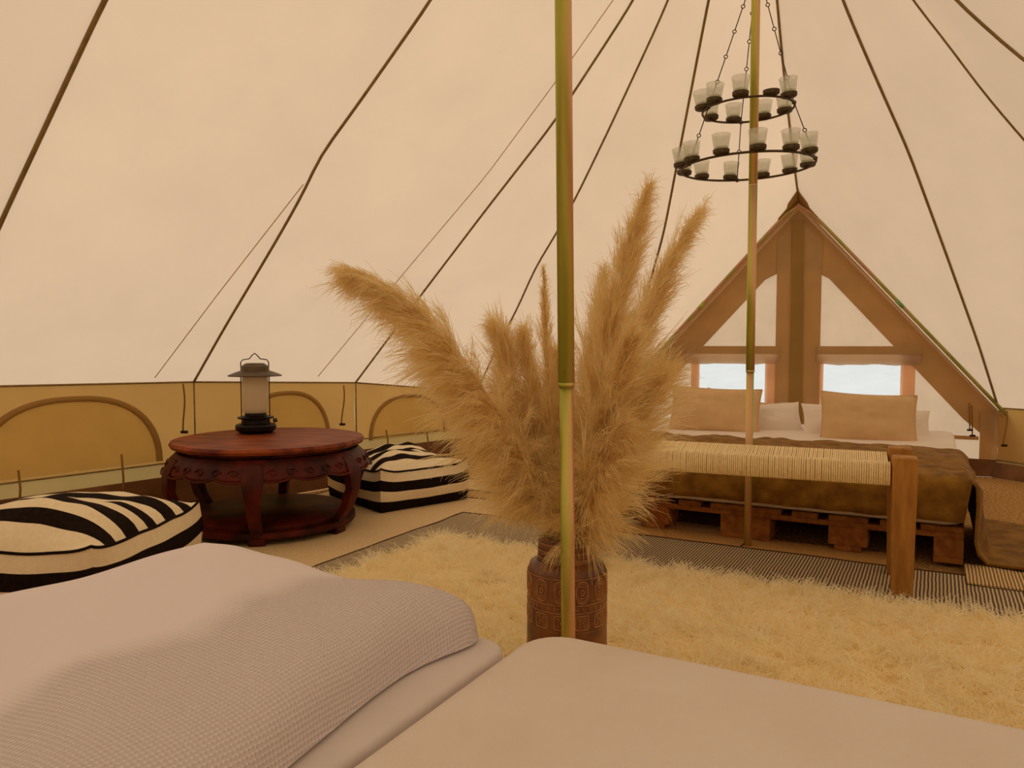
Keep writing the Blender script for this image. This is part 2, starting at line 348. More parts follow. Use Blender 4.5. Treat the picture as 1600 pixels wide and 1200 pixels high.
GUIDE = {
    'A': [(160, 0), (80, 173), (0, 345)],
    'B': [(672, 0), (560, 160), (512, 226), (492, 255), (484, 280), (470, 306), (440, 360), (400, 428), (350, 512)],
    'C': [(990, 0), (866, 190), (760, 326), (652, 468)],
    'D': [(1040, 10), (952, 200), (900, 308), (867, 368), (836, 418), (824, 446), (808, 482), (775, 545)],
    'E': [(1107, 0), (1072, 182), (1037, 365)],
    'F': [(1317, 0), (1364, 110), (1420, 236), (1480, 400), (1530, 540)],
    'G': [(1427, 0), (1476, 60), (1537, 143), (1600, 217)],
    'H': [(1493, 0), (1548, 47), (1600, 95)]}
def seam_line(k, n=44):
    T, P = TIPS[k], FEET[k]; S = np.linspace(0, 1, 400); line = T[None]*(1-S[:, None]) + P[None]*S[:, None]
    pts = [(0.0, T)]
    for (u, v) in GUIDE.get(k, []):
        ok = line[:, 1] > 0.4; vv = np.array([proj(p)[1] if o else -9e9 for p, o in zip(line, ok)])
        i = int(np.argmin(abs(vv - v))); pts.append((S[i], at_y(u, v, line[i][1])))
    pts.append((1.0, P)); pts.sort(key=lambda t: t[0])
    ss = np.array([p[0] for p in pts]); A = np.array([p[1] for p in pts]); q = np.linspace(0, 1, n)
    R = np.stack([np.interp(q, ss, A[:, i]) for i in range(3)], 1)
    for _ in range(2 if k != 'B' else 1): R[1:-1] = 0.25*R[:-2] + 0.5*R[1:-1] + 0.25*R[2:]
    return R
ORDER = list('ABCDEFGHIJKLMNO')
SEAM = {k: seam_line(k) for k in ORDER}
APEX_IN = APEXC.copy()
q = np.linspace(0, 1, 44)[:, None]; SEAM['P'] = TF[None]*(1-q) + APEX_IN[None]*q
# gable seam bends a little, as the tape does in the canvas
SEAM['P'][:, 0] += -0.02*np.sin(np.pi*q[:, 0])

ceiling = empty('ceiling', label='pale cream bell tent roof canvas rising to two poles', cat='tent roof', kind='structure')
PANELS = []
def panel(k1, k2, sag=0.02, flip=1):
    A, B = SEAM[k1], SEAM[k2]; m = 13; t = np.linspace(0, 1, m); G = A[:, None]*(1-t)[None, :, None] + B[:, None]*t[None, :, None]
    cen = (POLE_F+POLE_N)/2 + V3(0, 0, 0.9); d = cen - G.mean((0, 1)); d /= np.linalg.norm(d)
    s = np.linspace(0, 1, len(A))
    amp = sag*np.sin(np.pi*s)[:, None]*np.sin(np.pi*t)[None, :]
    G = G + amp[..., None]*d
    mb = MB(); mb.grid(G); PANELS.append((list(mb.v), list(mb.f))); return mb.build('canvas_panel', M['roof'], ceiling)
pairs = [('A', 'B'), ('B', 'C'), ('C', 'D'), ('D', 'E'), ('E', 'P'), ('P', 'F'), ('F', 'G'), ('G', 'H'), ('H', 'I'), ('I', 'J'), ('J', 'K'), ('K', 'L'), ('L', 'M'), ('M', 'N'), ('N', 'O'), ('O', 'A')]
for a, b in pairs: panel(a, b, {'AB': 0.05, 'GH': 0.04}.get(a+b, 0.02))
def inward(P, d):
    c = (POLE_F+POLE_N)/2 + V3(0, 0, 0.8); w = c - P; w /= np.linalg.norm(w, axis=1)[:, None]; return P + w*d
for k in ORDER + ['P']:
    r = {'A': 0.0085, 'B': 0.0062, 'F': 0.0072, 'P': 0.0075, 'E': 0.0068}.get(k, 0.006)
    P = inward(SEAM[k][1:], 0.004); MB().tube(P, r, 6).build('seam_tape', M['tape'], ceiling)
# ridge tape and peak caps
MB().tube([TN-UP*0.02, TF-UP*0.02], 0.012, 8).build('ridge_tape', M['tape'], ceiling)
for T in (TN, TF):
    MB().lathe([(0.30, -0.16), (0.17, -0.06), (0.05, 0.02), (0.012, 0.03)], 20, T - UP*0.06).build('peak_reinforcement', M['double'], ceiling)
# shadows of outer guy lines, drawn as thin tubes on the left panels
from mathutils.bvhtree import BVHTree
TREES = [BVHTree.FromPolygons(v, f) for v, f in PANELS[:4]]
def on_canvas(u, v):
    d = ray(u, v); best = None
    for T in TREES:
        h = T.ray_cast(Vector(_C), Vector(d))
        if h[0] is not None and (best is None or h[3] < best[1]): best = (np.array(h[0]), h[3])
    return None if best is None else best[0] - d/np.linalg.norm(d)*0.004
for pts in ([(474, 288), (432, 342), (340, 460), (242, 590)], [(958, 0), (868, 128), (760, 274), (640, 416), (497, 588)]):
    uu = np.interp(np.linspace(0, len(pts)-1, 26), range(len(pts)), [p[0] for p in pts]); vv = np.interp(np.linspace(0, len(pts)-1, 26), range(len(pts)), [p[1] for p in pts])
    Q = [q_ for q_ in (on_canvas(u, v) for u, v in zip(uu, vv)) if q_ is not None]
    MB().tube(np.array(Q), 0.0024, 4).build('guy_shadow_line', M['guyshadow'], ceiling)

# walls
STRIP_T, STRIP_B = 0.26, 0.19
WALLS = {}
def wall_root(name, label):
    WALLS[name] = empty(name, label=label, cat='tent wall', kind='structure'); return WALLS[name]
wall_root('wall_left', 'sand coloured low tent wall with half-moon window flaps behind the table')
wall_root('wall_right', 'sand coloured low tent wall right of the bed and tent door')
wall_root('wall_back', 'sand coloured low tent wall behind the near mattresses')
MB_ = MB
def wall_seg(root, P, Q, low=False, n=10):
    P = P.copy(); Q = Q.copy(); t = np.linspace(0, 1, n)
    st, sb = (STRIP_T, STRIP_B) if not low else (0.11, 0.09)
    e = (Q-P)/np.linalg.norm((Q-P)[:2]); nin = np.cross(V3(e[0], e[1], 0), UP); c = (POLE_F+POLE_N)/2
    if nin@(c-P) < 0: nin = -nin
    top = P[None]*(1-t)[:, None] + Q[None]*t[:, None]
    def line(z, off): L_ = top.copy(); L_[:, 2] = z; return L_ + nin*off
    mid = (top + line(st, 0))/2 - nin*0.012
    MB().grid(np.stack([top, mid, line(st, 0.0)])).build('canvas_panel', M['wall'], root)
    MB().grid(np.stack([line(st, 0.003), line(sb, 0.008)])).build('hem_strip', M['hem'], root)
    wav = np.array([0.012*nz(x[0]*4, x[1]*4, 1.3) for x in top])[:, None]*nin
    MB().grid(np.stack([line(sb+0.005, 0.012)+wav*0.4, line((sb+0.01)/2, 0.03)+wav*1.5, line(0.004, 0.045)+wav])).build('groundsheet_edge', M['tub'], root)
    MB().tube(line(st, 0.006), 0.004, 5).build('hem_piping', M['tape'], root)
    MB().tube(top + nin*0.006, 0.005, 5).build('eave_piping', M['tape'], root)
    return e, nin
SEGS = {}
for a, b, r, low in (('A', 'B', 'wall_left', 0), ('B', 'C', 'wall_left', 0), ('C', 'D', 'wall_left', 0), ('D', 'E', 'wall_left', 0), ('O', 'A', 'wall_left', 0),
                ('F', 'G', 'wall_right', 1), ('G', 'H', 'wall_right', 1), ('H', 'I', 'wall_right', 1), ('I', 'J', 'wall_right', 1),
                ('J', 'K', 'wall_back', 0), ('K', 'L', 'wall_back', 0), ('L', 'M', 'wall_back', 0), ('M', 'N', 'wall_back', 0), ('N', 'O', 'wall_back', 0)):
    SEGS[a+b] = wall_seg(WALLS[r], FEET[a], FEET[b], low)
# upright seams of the wall and tie cords with toggles
for k in 'BCD':
    e, nin = SEGS[{'B': 'BC', 'C': 'CD', 'D': 'DE'}[k]]; p = FEET[k]
    MB().tube([p + nin*0.006, V3(p[0], p[1], STRIP_T) + nin*0.006], 0.004, 5).build('wall_seam', M['tape'], WALLS['wall_left'])
def tie(root, top, bot, name='tie_cord'):
    top, bot = np.asarray(top), np.asarray(bot); s = np.linspace(0, 1, 9)[:, None]; P = top*(1-s) + bot*s; P[:, 0] += 0.006*np.sin(s[:, 0]*5)
    c = MB().tube(P, 0.0042, 5).build(name, M['cord'], root)
    MB().box(bot, (0.034, 0.014, 0.014)).build('toggle', M['toggle'], c, bevel=0.003)
tie(WALLS['wall_left'], at_y(286, 600, 3.72), at_y(288, 675, 3.72)); tie(WALLS['wall_left'], at_y(537, 602, 4.5), at_y(535, 663, 4.5))
tie(WALLS['wall_right'], at_y(1573, 642, 4.66), at_y(1569, 696, 4.6))
for (u, v0, v1, Y) in ((29, 735, 790, 3.17), (190, 710, 788, 3.50), (603, 672, 703, 4.72), (667, 675, 728, 4.95)):
    MB().tube([at_y(u, v0, Y), at_y(u+3, (v0+v1)/2, Y-0.02), at_y(u+2, v1, Y-0.05)], 0.005, 5).build('hem_tie', M['cord'], WALLS['wall_left'])

# half-moon window flaps on the left wall
def half_moon(name, seg, u0, u1, z0, h, label):
    P, Q = FEET[seg[0]], FEET[seg[1]]; e, nin = SEGS[seg]
    def hit(u):
        d = ray(u, 600)[:2]; A = np.array([[d[0], -(Q-P)[0]], [d[1], -(Q-P)[1]]]); s = np.linalg.solve(A, P[:2])[1]; return s
    s0, s1 = hit(u0), hit(u1); p0 = P*(1-s0) + Q*s0; p1 = P*(1-s1) + Q*s1; c = (p0+p1)/2; c[2] = 0; w = np.linalg.norm((p1-p0)[:2])/2
    e2 = V3(e[0], e[1], 0); e2 /= np.linalg.norm(e2)
    r = empty(name, c + UP*z0, label=label, cat='window', kind='structure')
    th = np.linspace(0, math.pi, 29)
    def arc(k, off, dz=0): return np.array([e2*(math.copysign(abs(math.cos(t))**0.8, math.cos(t))*w*k) + UP*(h*k*math.sin(t)**0.9+dz) + nin*off for t in th])
    mb = MB(); mb.grid(np.stack([arc(1, 0.004), arc(0.6, 0.010), arc(0.02, 0.008)])); mb.build('flap', M['flap'], r)
    rim = MB(); rim.grid(np.stack([arc(1.035, 0.004), arc(1.03, 0.013), arc(0.96, 0.013), arc(0.955, 0.004)])); rim.build('zip_cover', M['triple'], r)
    return r
half_moon('window_1', 'AB', -48, 246, 0.275, 0.325, 'large half-moon window flap in the wall above the left striped pouf')
half_moon('window_2', 'BC', 372, 512, 0.27, 0.30, 'half-moon window flap half hidden behind the lantern on the table')
half_moon('window_3', 'CD', 577, 694, 0.245, 0.262, 'small half-moon window flap left of the pampas plumes above the far pouf')

# floor and ground
plan = [FEET[k] for k in ORDER]
fl = MB(); fl.add([(p[0], p[1], 0.0) for p in plan] + [(p[0], p[1], -0.01) for p in plan], [tuple(range(len(plan)))[::-1]])
floor = fl.build('floor', M['coir'], smooth=False); tag(floor, 'speckled tan coir carpet covering the tent floor', 'floor', kind='structure')
gr = MB(); gr.add([(-40, -40, -0.03), (40, -40, -0.03), (40, 40, -0.03), (-40, 40, -0.03)], [(0, 1, 2, 3)])
tag(gr.build('ground', M['grass'], smooth=False), 'ground outside around the tent, made pale to brighten the windows', 'ground', kind='structure')

# the door gable ------------------------------------------------
door = empty('door_1', APEXC*V3(1, 1, 0), label='triangular canvas tent door with two bright windows behind the far bed', cat='tent door', kind='structure')
DO = APEXC*V3(1, 1, 0)
def dp(s, z, off=0.0): return E_DOOR/np.linalg.norm(E_DOOR)*s*np.linalg.norm(E_DOOR) + V3(-0.28, -0.96, 0)*off + UP*z
ZA = APEXC[2]
def uv_door(u, v):
    """image point -> (s, z) on the door plane"""
    d = ray(u, v); n = V3(-0.28, -0.96, 0); t = ((APEXC-_C)@n)/(d@n); p = _C + d*t; r = p - APEXC; return r@E_DOOR/(E_DOOR@E_DOOR), p[2]
def strip(name, poly, off, m, thick=0.004, parent=door, kids=None):
    mb = MB(); n = len(poly)
    mb.add([dp(s, z, off) for s, z in poly] + [dp(s, z, off-thick) for s, z in poly], [tuple(range(n)), tuple(range(n, 2*n))[::-1]] + [(i, n+i, n+(i+1) % n, (i+1) % n) for i in range(n)])
    return mb.build(name, m, parent, smooth=False)
# holes for the two windows: the sheet is built around them
wins = []
for (u0, v0, u1, v1) in ((1090, 565, 1197, 668), (1285, 568, 1410, 672)):
    (s0, z1), (s1, z0) = uv_door(u0, v0), uv_door(u1, v1); wins.append((s0, s1, z0, z1))
HW = ZA/KD
def sheet_cell(s0, s1, z0, z1, m, off=-0.05, name='door_canvas'):
    """part of the triangle between s0..s1 and z0..z1"""
    poly = [(s0, z0), (s1, z0)]
    cut = lambda s: ZA - KD*abs(s)
    ss = np.linspace(s1, s0, 24); topz = [min(z1, cut(s)) for s in ss]
    if max(topz) <= z0 + 1e-4: return
    ss2, tz = zip(*[(s, max(t, z0)) for s, t in zip(ss, topz)])
    poly += list(zip(ss2, tz)); mb = MB(); n = len(ss2)
    mb.grid(np.stack([np.array([dp(s, z0, off) for s in ss2]), np.array([dp(s, t, off) for s, t in zip(ss2, tz)])])); return mb.build(name, m, door, smooth=False)
(w1, w2) = wins; zlo, zhi = min(w1[2], w2[2]), max(w1[3], w2[3])
z_band = uv_door(1250, 545)[1]
for (a_, b_, c_, d_) in ((-HW, HW, zhi, ZA), (-HW, HW, 0.0, zlo), (-HW, w1[0], zlo, zhi), (w1[1], w2[0], zlo, zhi), (w2[1], HW, zlo, zhi)):
    sheet_cell(a_, b_, c_, d_, M['door'])
for (s0, s1, z0, z1) in wins:
    g = MB(); t = np.linspace(0, 1, 12)
    g.grid(np.array([[dp(s0+(s1-s0)*i, zlo+(zhi-zlo)*j, -0.06+0.012*nz(i*3+s0, j*3)) for i in t] for j in t]))
    w = g.build('window_pane', M['pvc'], door)
    for sx in ((s0-0.045, s0+0.012), (s1-0.012, s1+0.075)):
        strip('window_border', [(sx[0], zlo-0.05), (sx[1], zlo-0.05), (sx[1], zhi+0.03), (sx[0], zhi+0.03)], -0.042, M['peach'])
# broad double-layer border below the two slanted edges
for sg in (-1, 1):
    bw = 0.30
    poly = [(0.0, ZA), (sg*HW, 0.0), (sg*(HW-bw*1.25), 0.0), (sg*(HW-bw*1.25), 0.22), (0.0, ZA-0.42)]
    poly = [(0.0, ZA-0.01), (sg*(HW-0.01), 0.0), (sg*(HW-0.17), 0.0), (sg*1.02, 0.36), (sg*0.2, ZA-0.52), (0.0, ZA-0.42)]
    strip('gable_border', poly, -0.035, M['double'])
    # cream welt between pole and border
    MB().tube([dp(sg*0.03, ZA-0.085, 0.012), dp(sg*(HW*0.98), 0.012, 0.012)], 0.007, 6).build('cream_welt', M['roof'], door)
# centre strip with the zip cover
(sl, _), (sr, _) = uv_door(1211, 600), uv_door(1281, 600); (zl, _), (zr, _) = uv_door(1234, 600), uv_door(1256, 600)
strip('centre_strip', [(sl, 0), (sr, 0), (sr+0.0, ZA-0.25), (0.0, ZA-0.06), (sl, ZA-0.25)], -0.028, M['double'])
strip('zip_cover', [(zl, 0), (zr, 0), (0.035, ZA-0.13), (-0.035, ZA-0.13)], -0.018, M['triple'])
# horizontal band above the windows (rolled curtains)
sb0, sb1 = uv_door(1072, 556)[0], uv_door(1440, 556)[0]
for (x0, x1) in ((sb0, sl+0.02), (sr-0.02, sb1)):
    n = 14; G = []
    for i in range(n):
        s = x0+(x1-x0)*i/(n-1); sgm = 0.004*nz(s*9, 2.0)
        G.append([dp(s, z_band+0.012, -0.036), dp(s, z_band-0.02, -0.014+sgm), dp(s, z_band-0.07+sgm*2, -0.016), dp(s, z_band-0.105+sgm*3, -0.034)])
    MB().grid(np.array(G)).build('rolled_curtain', M['band'], door)
    strip('curtain_heading', [(x0, z_band-0.035), (x1, z_band-0.035), (x1, z_band+0.018), (x0, z_band+0.018)], -0.012, M['double'])
# low hem line on the right door panel
(ha, hz), (hb, hz2) = uv_door(1446, 682), uv_door(1532, 686)
strip('hem_fold', [(ha, hz-0.012), (hb, hz2-0.012), (hb, hz2+0.012), (ha, hz+0.012)], -0.04, M['double'])
(fa, _), (fb, _) = uv_door(1532, 700), uv_door(1560, 700)
strip('side_fold', [(fa, 0.0), (fb, 0.0), (fb, 0.42), (fa, 0.42)], -0.02, M['double'])
strip('groundsheet_sill', [(sb1, 0.0), (HW-0.02, 0.0), (HW-0.1, 0.1), (sb1, 0.12)], -0.005, M['tub'])
for (u, v0, v1) in ((1516, 630, 672), (1520, 634, 681)):
    a, b = uv_door(u, v0), uv_door(u, v1); c = MB().tube([dp(*a, -0.02), dp(*b, -0.01)], 0.004, 5).build('tie_cord', M['cord'], door)
    MB().box(dp(*b, -0.005), (0.034, 0.014, 0.013)).build('toggle', M['toggle'], c, bevel=0.003)
# narrow canvas return closing the gap between roof edge and door sheet
for sg in (-1, 1):
    ss = np.linspace(0, HW, 12)*sg
    MB().grid(np.array([[dp(x, ZA-KD*abs(x)+0.004, 0.012), dp(x, ZA-KD*abs(x)-0.004, -0.02), dp(x, ZA-KD*abs(x)-0.01, -0.058)] for x in ss])).build('gable_return', M['roof'], door)
# stepped reinforcement patch under the peak of the gable
pv = (TF-APEXC)/np.linalg.norm(TF-APEXC); A0 = APEXC - DO
for sg in (-1, 1):
    lv = E_DOOR*sg - UP*KD; lv = lv/np.linalg.norm(lv); nn = np.cross(pv, lv); nn = nn/np.linalg.norm(nn)
    if nn[2] > 0: nn = -nn
    o_ = nn*0.008; poly = [A0+o_-pv*0.01, A0+pv*0.12+o_, A0+pv*0.085+lv*0.10+o_, A0+pv*0.055+lv*0.115+o_, A0+pv*0.05+lv*0.19+o_, A0+lv*0.22+o_]
    mb = MB(); n = len(poly); mb.add(poly + [p+nn*0.004 for p in poly], [tuple(range(n)), tuple(range(n, 2*n))[::-1]] + [(i, n+i, n+(i+1) % n, (i+1) % n) for i in range(n)])
    mb.build('peak_patch', M['triple'], door, smooth=False)

# A-frame pole of the door
af = empty('door_frame_pole', APEXC*V3(1, 1, 0), label='green-gold zinc A-frame pole framing the triangular tent door', cat='tent pole')
pts = []
for s in np.linspace(-HW+0.0, HW, 41):
    z = ZA + 0.003 - KD*math.sqrt(s*s+0.04**2) ; pts.append(dp(s, max(z, 0.012), 0.03))
MB().tube(pts, 0.0115, 10).build('bent_tube', M['zinc3'], af)
for s in (-HW, HW): MB().lathe([(0.03, 0), (0.03, 0.008), (0.016, 0.012)], 16, dp(s, 0.0, 0.03)).build('foot_plate', M['zinc2'], af)
for s in (-0.62, 0.62):
    z = ZA + 0.003 - KD*math.sqrt(s*s+0.0016); d = V3(*(E_DOOR*1.0)); d = d*np.sign(s) - UP*KD; d /= np.linalg.norm(d)
    MB().tube([dp(s, z, 0.03) - d*0.03, dp(s, z, 0.03) + d*0.03], 0.0135, 10).build('joint_sleeve', M['zinc'], af)

# two upright poles
def tent_pole(base, tip, r, joins, label, m1, m2):
    t = empty('tent_pole', base, label=label, cat='tent pole', group='tall zinc centre poles of the tent')
    d = tip - base; H = d[2]; at = lambda z: d*(z/H)
    zs = [0.006] + joins + [H-0.02]
    for i in range(len(zs)-1):
        rr = r*(0.86 + 0.14*i) if i < 2 else r
        MB().tube([at(zs[i]), at((zs[i]+zs[i+1])/2), at(zs[i+1])], rr, 24).build('pole_section', [m1, m2, m1][i % 3], t)
    for z in joins: MB().tube([at(z-0.004), at(z+0.004)], r*1.008, 24).build('joint_rim', m2, t)
    MB().lathe([(r*2.2, 0), (r*2.2, 0.006), (r*1.1, 0.01)], 24).build('foot_plate', m1, t)
    return t
zj = at_y(884, 601, NPB[1])[2]
tent_pole(NEAR0, TN, 0.0172, [zj], 'thick green-gold zinc tent pole in the foreground before the vase', M['zinc'], M['zinc'])
zj1, zj2 = at_y(1174, 580, FAR0[1])[2], at_y(1177, 290, FAR0[1])[2]
tent_pole(FAR0, TF, 0.0172, [zj1, zj2], 'far green-gold zinc tent pole rising through the candle chandelier', M['zinc2'], M['zinc'])

# ------------------------------------------------------------------ rugs on the floor
def rug(name, corner, ex, ey, sx, sy, h, m, label, cat='rug', z0=0.001, binding=None, wob=0.0):
    """slab with its corner at corner, ex along local x"""
    rz = math.atan2(ex[1], ex[0]); t = empty(name, (corner[0], corner[1], z0), rz, label, cat)
    sgn = 1 if (np.cross(ex, ey)[2] > 0) else -1
    nx, ny = max(4, int(sx/0.06)), max(4, int(sy/0.06))
    def W(i, j): return wob*nz(i*0.35, j*0.35, len(name))
    def P(i, j, z): return (sx*i/nx + W(i, j+9), sgn*(sy*j/ny + W(i+5, j)), z + (abs(W(i*2, j*2))*0.25 if z > 0 else 0))
    mb = MB(); G = np.array([[P(i, j, h) for j in range(ny+1)] for i in range(nx+1)]); mb.grid(G)
    ring = [(i, 0) for i in range(nx)] + [(nx, j) for j in range(ny)] + [(i, ny) for i in range(nx, 0, -1)] + [(0, j) for j in range(ny, 0, -1)]
    mb.grid(np.array([[P(i, j, h), P(i, j, 0)] for i, j in ring]), closed_u=True)
    mb.build('weave', m, t)
    if binding: MB().tube([P(i, j, h) for i, j in ring], 0.004, 5, closed=True).build('binding', binding, t)
    return t
c = on_z(812, 776); rug('beige_rug', on_z(722, 766) - (-NL)*0.30, -NL, AX, 1.35, 0.30, 0.006, M['beige'], 'plain beige flatweave rug against the wall behind the far striped pouf', z0=0.001, binding=M['edge'], wob=0.01)
rug('beige_rug', on_z(725, 808) - (-NL)*0.98 - AX*1.15, -NL, AX, 2.3, 1.50, 0.006, M['beige'], 'large beige flatweave rug under the table and the far striped pouf', z0=0.008, binding=M['edge'], wob=0.012)
g0 = on_z(725, 808); rug('striped_rug', g0 + AX*(-1.35), -NL, AX, 3.0, 1.35, 0.006, M['stripe'], 'long grey runner with fine dark stripes before the rope bench', z0=0.0165, binding=M['edge'], wob=0.01)
rug('tan_rug', on_z(955, 818) , -NL, -AX, 1.25, 0.24, 0.006, M['tan'], 'smooth tan rug strip lying along the front of the pallet bed', z0=0.009, wob=0.01)
rug('cream_rug', on_z(1506, 893), -NL, -AX, 0.9, 0.26, 0.005, M['palestripe'], 'small cream rug with fine stripes right of the bench leg', z0=0.0255, wob=0.006)

# sheepskin shag rug
r0 = on_z(688, 854); SX, SY = 2.75, 1.42
shag = empty('shag_rug', (r0[0], r0[1], 0.025), math.atan2(-NL[1], -NL[0]), 'fluffy cream sheepskin shag rug between the mattresses and the bench', 'rug')
def edge_w(i): return 0.035*nz(i*3.1, 4.4)
out_ = []
for i in range(60):
    t = i/60*4; sd = int(t); f = t-sd
    x, y = [(f*SX, 0), (SX, -f*SY), (SX-f*SX, -SY), (0, -SY+f*SY)][sd]; out_.append((x+0.03*nz(x*3, y*3, 1), y+0.03*nz(x*3, y*3, 5)))
n = len(out_); MB().add([(x, y, 0.0) for x, y in out_] + [(x, y, 0.012) for x, y in out_], [tuple(range(n))[::-1], tuple(range(n, 2*n))] + [(i, (i+1) % n, n+(i+1) % n, n+i) for i in range(n)]).build('backing', M['shagbase'], shag, smooth=False)
NS = 120000; nc = 5200
cx = np.stack([RNG.uniform(-0.02, SX, nc), -RNG.uniform(-0.02, SY, nc)], 1); cdir = RNG.uniform(0, 2*np.pi, nc); clean = RNG.uniform(0.4, 1.3, nc)
ci = RNG.integers(0, nc, NS); root = np.zeros((NS, 3)); root[:, :2] = cx[ci] + RNG.normal(0, 0.013, (NS, 2)); root[:, 2] = 0.01
ang = cdir[ci] + RNG.normal(0, 0.45, NS); tilt = clean[ci] + RNG.normal(0, 0.2, NS); Ls = RNG.uniform(0.045, 0.085, NS)
dirs = np.stack([np.sin(tilt)*np.cos(ang), np.sin(tilt)*np.sin(ang), np.abs(np.cos(tilt))*0.8+0.12], 1)
s = np.linspace(0, 1, 4); P = root[:, None] + dirs[:, None]*Ls[:, None, None]*s[None, :, None]; P += (RNG.normal(0, 1, (NS, 1, 3))*np.array([0, 0.3, 0.7, 1.0])[None, :, None]*V3(0.012, 0.012, 0.006)); P[..., 2] -= (0.02*s**2)[None]; P[..., 2] = np.maximum(P[..., 2], 0.004)
Vv, Qq = ribbons(P, RNG.uniform(0.0018, 0.0032, NS), 0.4); o = np_mesh('wool_pile', Vv, Qq, M['shag'], shag); tag(o, kind='stuff')

# ------------------------------------------------------------------ pallets, mattresses, beds
def frame_rz(ex): return math.atan2(ex[1], ex[0])
def box_mesh(name, size, m, bevel=0.003):
    return MB().box((0, 0, 0), size)
def make_pallet(label, group, corner, ex, rz=None, length=1.2):
    """0.8 wide along local x, length along local y"""
    t = empty('wooden_pallet', (corner[0], corner[1], 0.016), frame_rz(ex), label, 'pallet', group)
    def piece(nm, c, s): MB().box(c, s).build(nm, M['pallet'], t, smooth=False, bevel=0.003)
    for x in (0.05, 0.40, 0.75): piece('bottom_board', (x, length/2, 0.011), (0.10, length, 0.022))
    for x, w in ((0.05, 0.10), (0.40, 0.145), (0.75, 0.10)):
        for y, l in ((0.072, 0.145), (length/2, 0.145), (length-0.072, 0.145)): piece('block', (x, y, 0.022+0.037), (w, l, 0.074))
    for y in (0.072, length/2, length-0.072): piece('stringer_board', (0.40, y, 0.096+0.011), (0.80, 0.145, 0.022))
    for x, w in ((0.0725, 0.145), (0.236, 0.10), (0.40, 0.145), (0.564, 0.10), (0.7275, 0.145)): piece('deck_board', (x, length/2, 0.118+0.011), (w, length, 0.022))
    return t
def slab(name, parent, w, l, z0, z1, rc, re, m, wob=0.004, nseg=8, kind=None):
    """mattress: rounded rectangle 0..w x 0..l with rounded edges"""
    def outline(ins):
        pts = []; r = max(rc-ins*0.5, 0.004)
        for cx_, cy_, a0 in ((w-ins-r, ins+r, -90), (w-ins-r, l-ins-r, 0), (ins+r, l-ins-r, 90), (ins+r, ins+r, 180)):
            for i in range(nseg+1):
                a = math.radians(a0+90*i/nseg); pts.append((cx_+r*math.cos(a), cy_+r*math.sin(a)))
        res = []
        for i in range(len(pts)):
            p, q_ = pts[i], pts[(i+1) % len(pts)]; k = max(1, int(math.dist(p, q_)/0.12))
            for j in range(k): res.append((p[0]+(q_[0]-p[0])*j/k, p[1]+(q_[1]-p[1])*j/k))
        return res
    rings = []
    for a in np.linspace(0, 90, 5): rings.append((re*(1-math.cos(math.radians(90-a)))*1.0, z0+re*(1-math.sin(math.radians(a))) if False else z0 + re*(1-math.cos(math.radians(a)))))
    rings = [(re*(1-math.sin(math.radians(a))), z0+re*(1-math.cos(math.radians(a)))) for a in (0, 30, 60, 90)] + [(re*(1-math.cos(math.radians(a))), z1-re+re*math.sin(math.radians(a))) for a in (0, 22, 45, 67, 90)]
    n0 = len(outline(0.0)); mb = MB(); G = []
    for ins, z in rings:
        o_ = outline(ins)
        if len(o_) != n0: o_ = [o_[int(i*len(o_)/n0)] for i in range(n0)]
        G.append([(x, y, z) for x, y in o_])
    # bring the top inward to the centre in rings so that it can sag
    last = np.array(G[-1]); cen = np.array([w/2, l/2, z1]);
    for k in (0.85, 0.6, 0.3, 0.02):
        L_ = cen + (last-cen)*k; L_[:, 2] = z1 + wob*np.array([nz(x*3, y*3, 3) for x, y, _ in L_]); G.append(L_.tolist())
    mb.grid(np.array(G).transpose(1, 0, 2), closed_u=True); mb.f.append(tuple(range(len(mb.v)-1))[:0] or (0, 0, 0)); mb.f.pop()
    return mb.build(name, m, parent, kind=kind)
# near bed (two mattresses side by side); K = far inner corner
K = on_z(803, 1004, 0.335)
rzb = frame_rz(NL)      # local x = across left, local y = -AX
def bed_frame(name, a, b, z, label, cat, group=None):
    p = V3(K[0], K[1], 0) + NL*a - AX*b; return empty(name, (p[0], p[1], z), rzb, label, cat, group)
for a, lab in ((-0.005, 'wooden pallet under the left near mattress'), (-0.815, 'wooden pallet under the right near mattress')):
    for j in range(2):
        corner = V3(K[0], K[1], 0) + NL*a - AX*(1.22*j+ (0.0))
        p = make_pallet(lab + (', the one beside the shag rug' if j == 0 else ', the one farther from the shag rug'), 'pallets under the near mattresses', corner - AX*0.02 , NL, length=1.2 if j == 0 else 0.66)
        p.location.z = 0.002
        # local y must run towards the camera: x = NL, y = z cross x
mL = bed_frame('mattress', 0.002, 0.0, 0, 'thin white sheeted mattress under the waffle duvet', 'mattress', 'near bed mattresses')
slab('cover', mL, 0.79, 1.95, 0.144, 0.335, 0.05, 0.012, M['sheet'])
mR = bed_frame('mattress', -0.845, -0.055, 0, 'plush cream covered mattress at the bottom right of the photo', 'mattress', 'near bed mattresses')
slab('cover', mR, 0.83, 2.0, 0.144, 0.352, 0.075, 0.035, M['plush'])
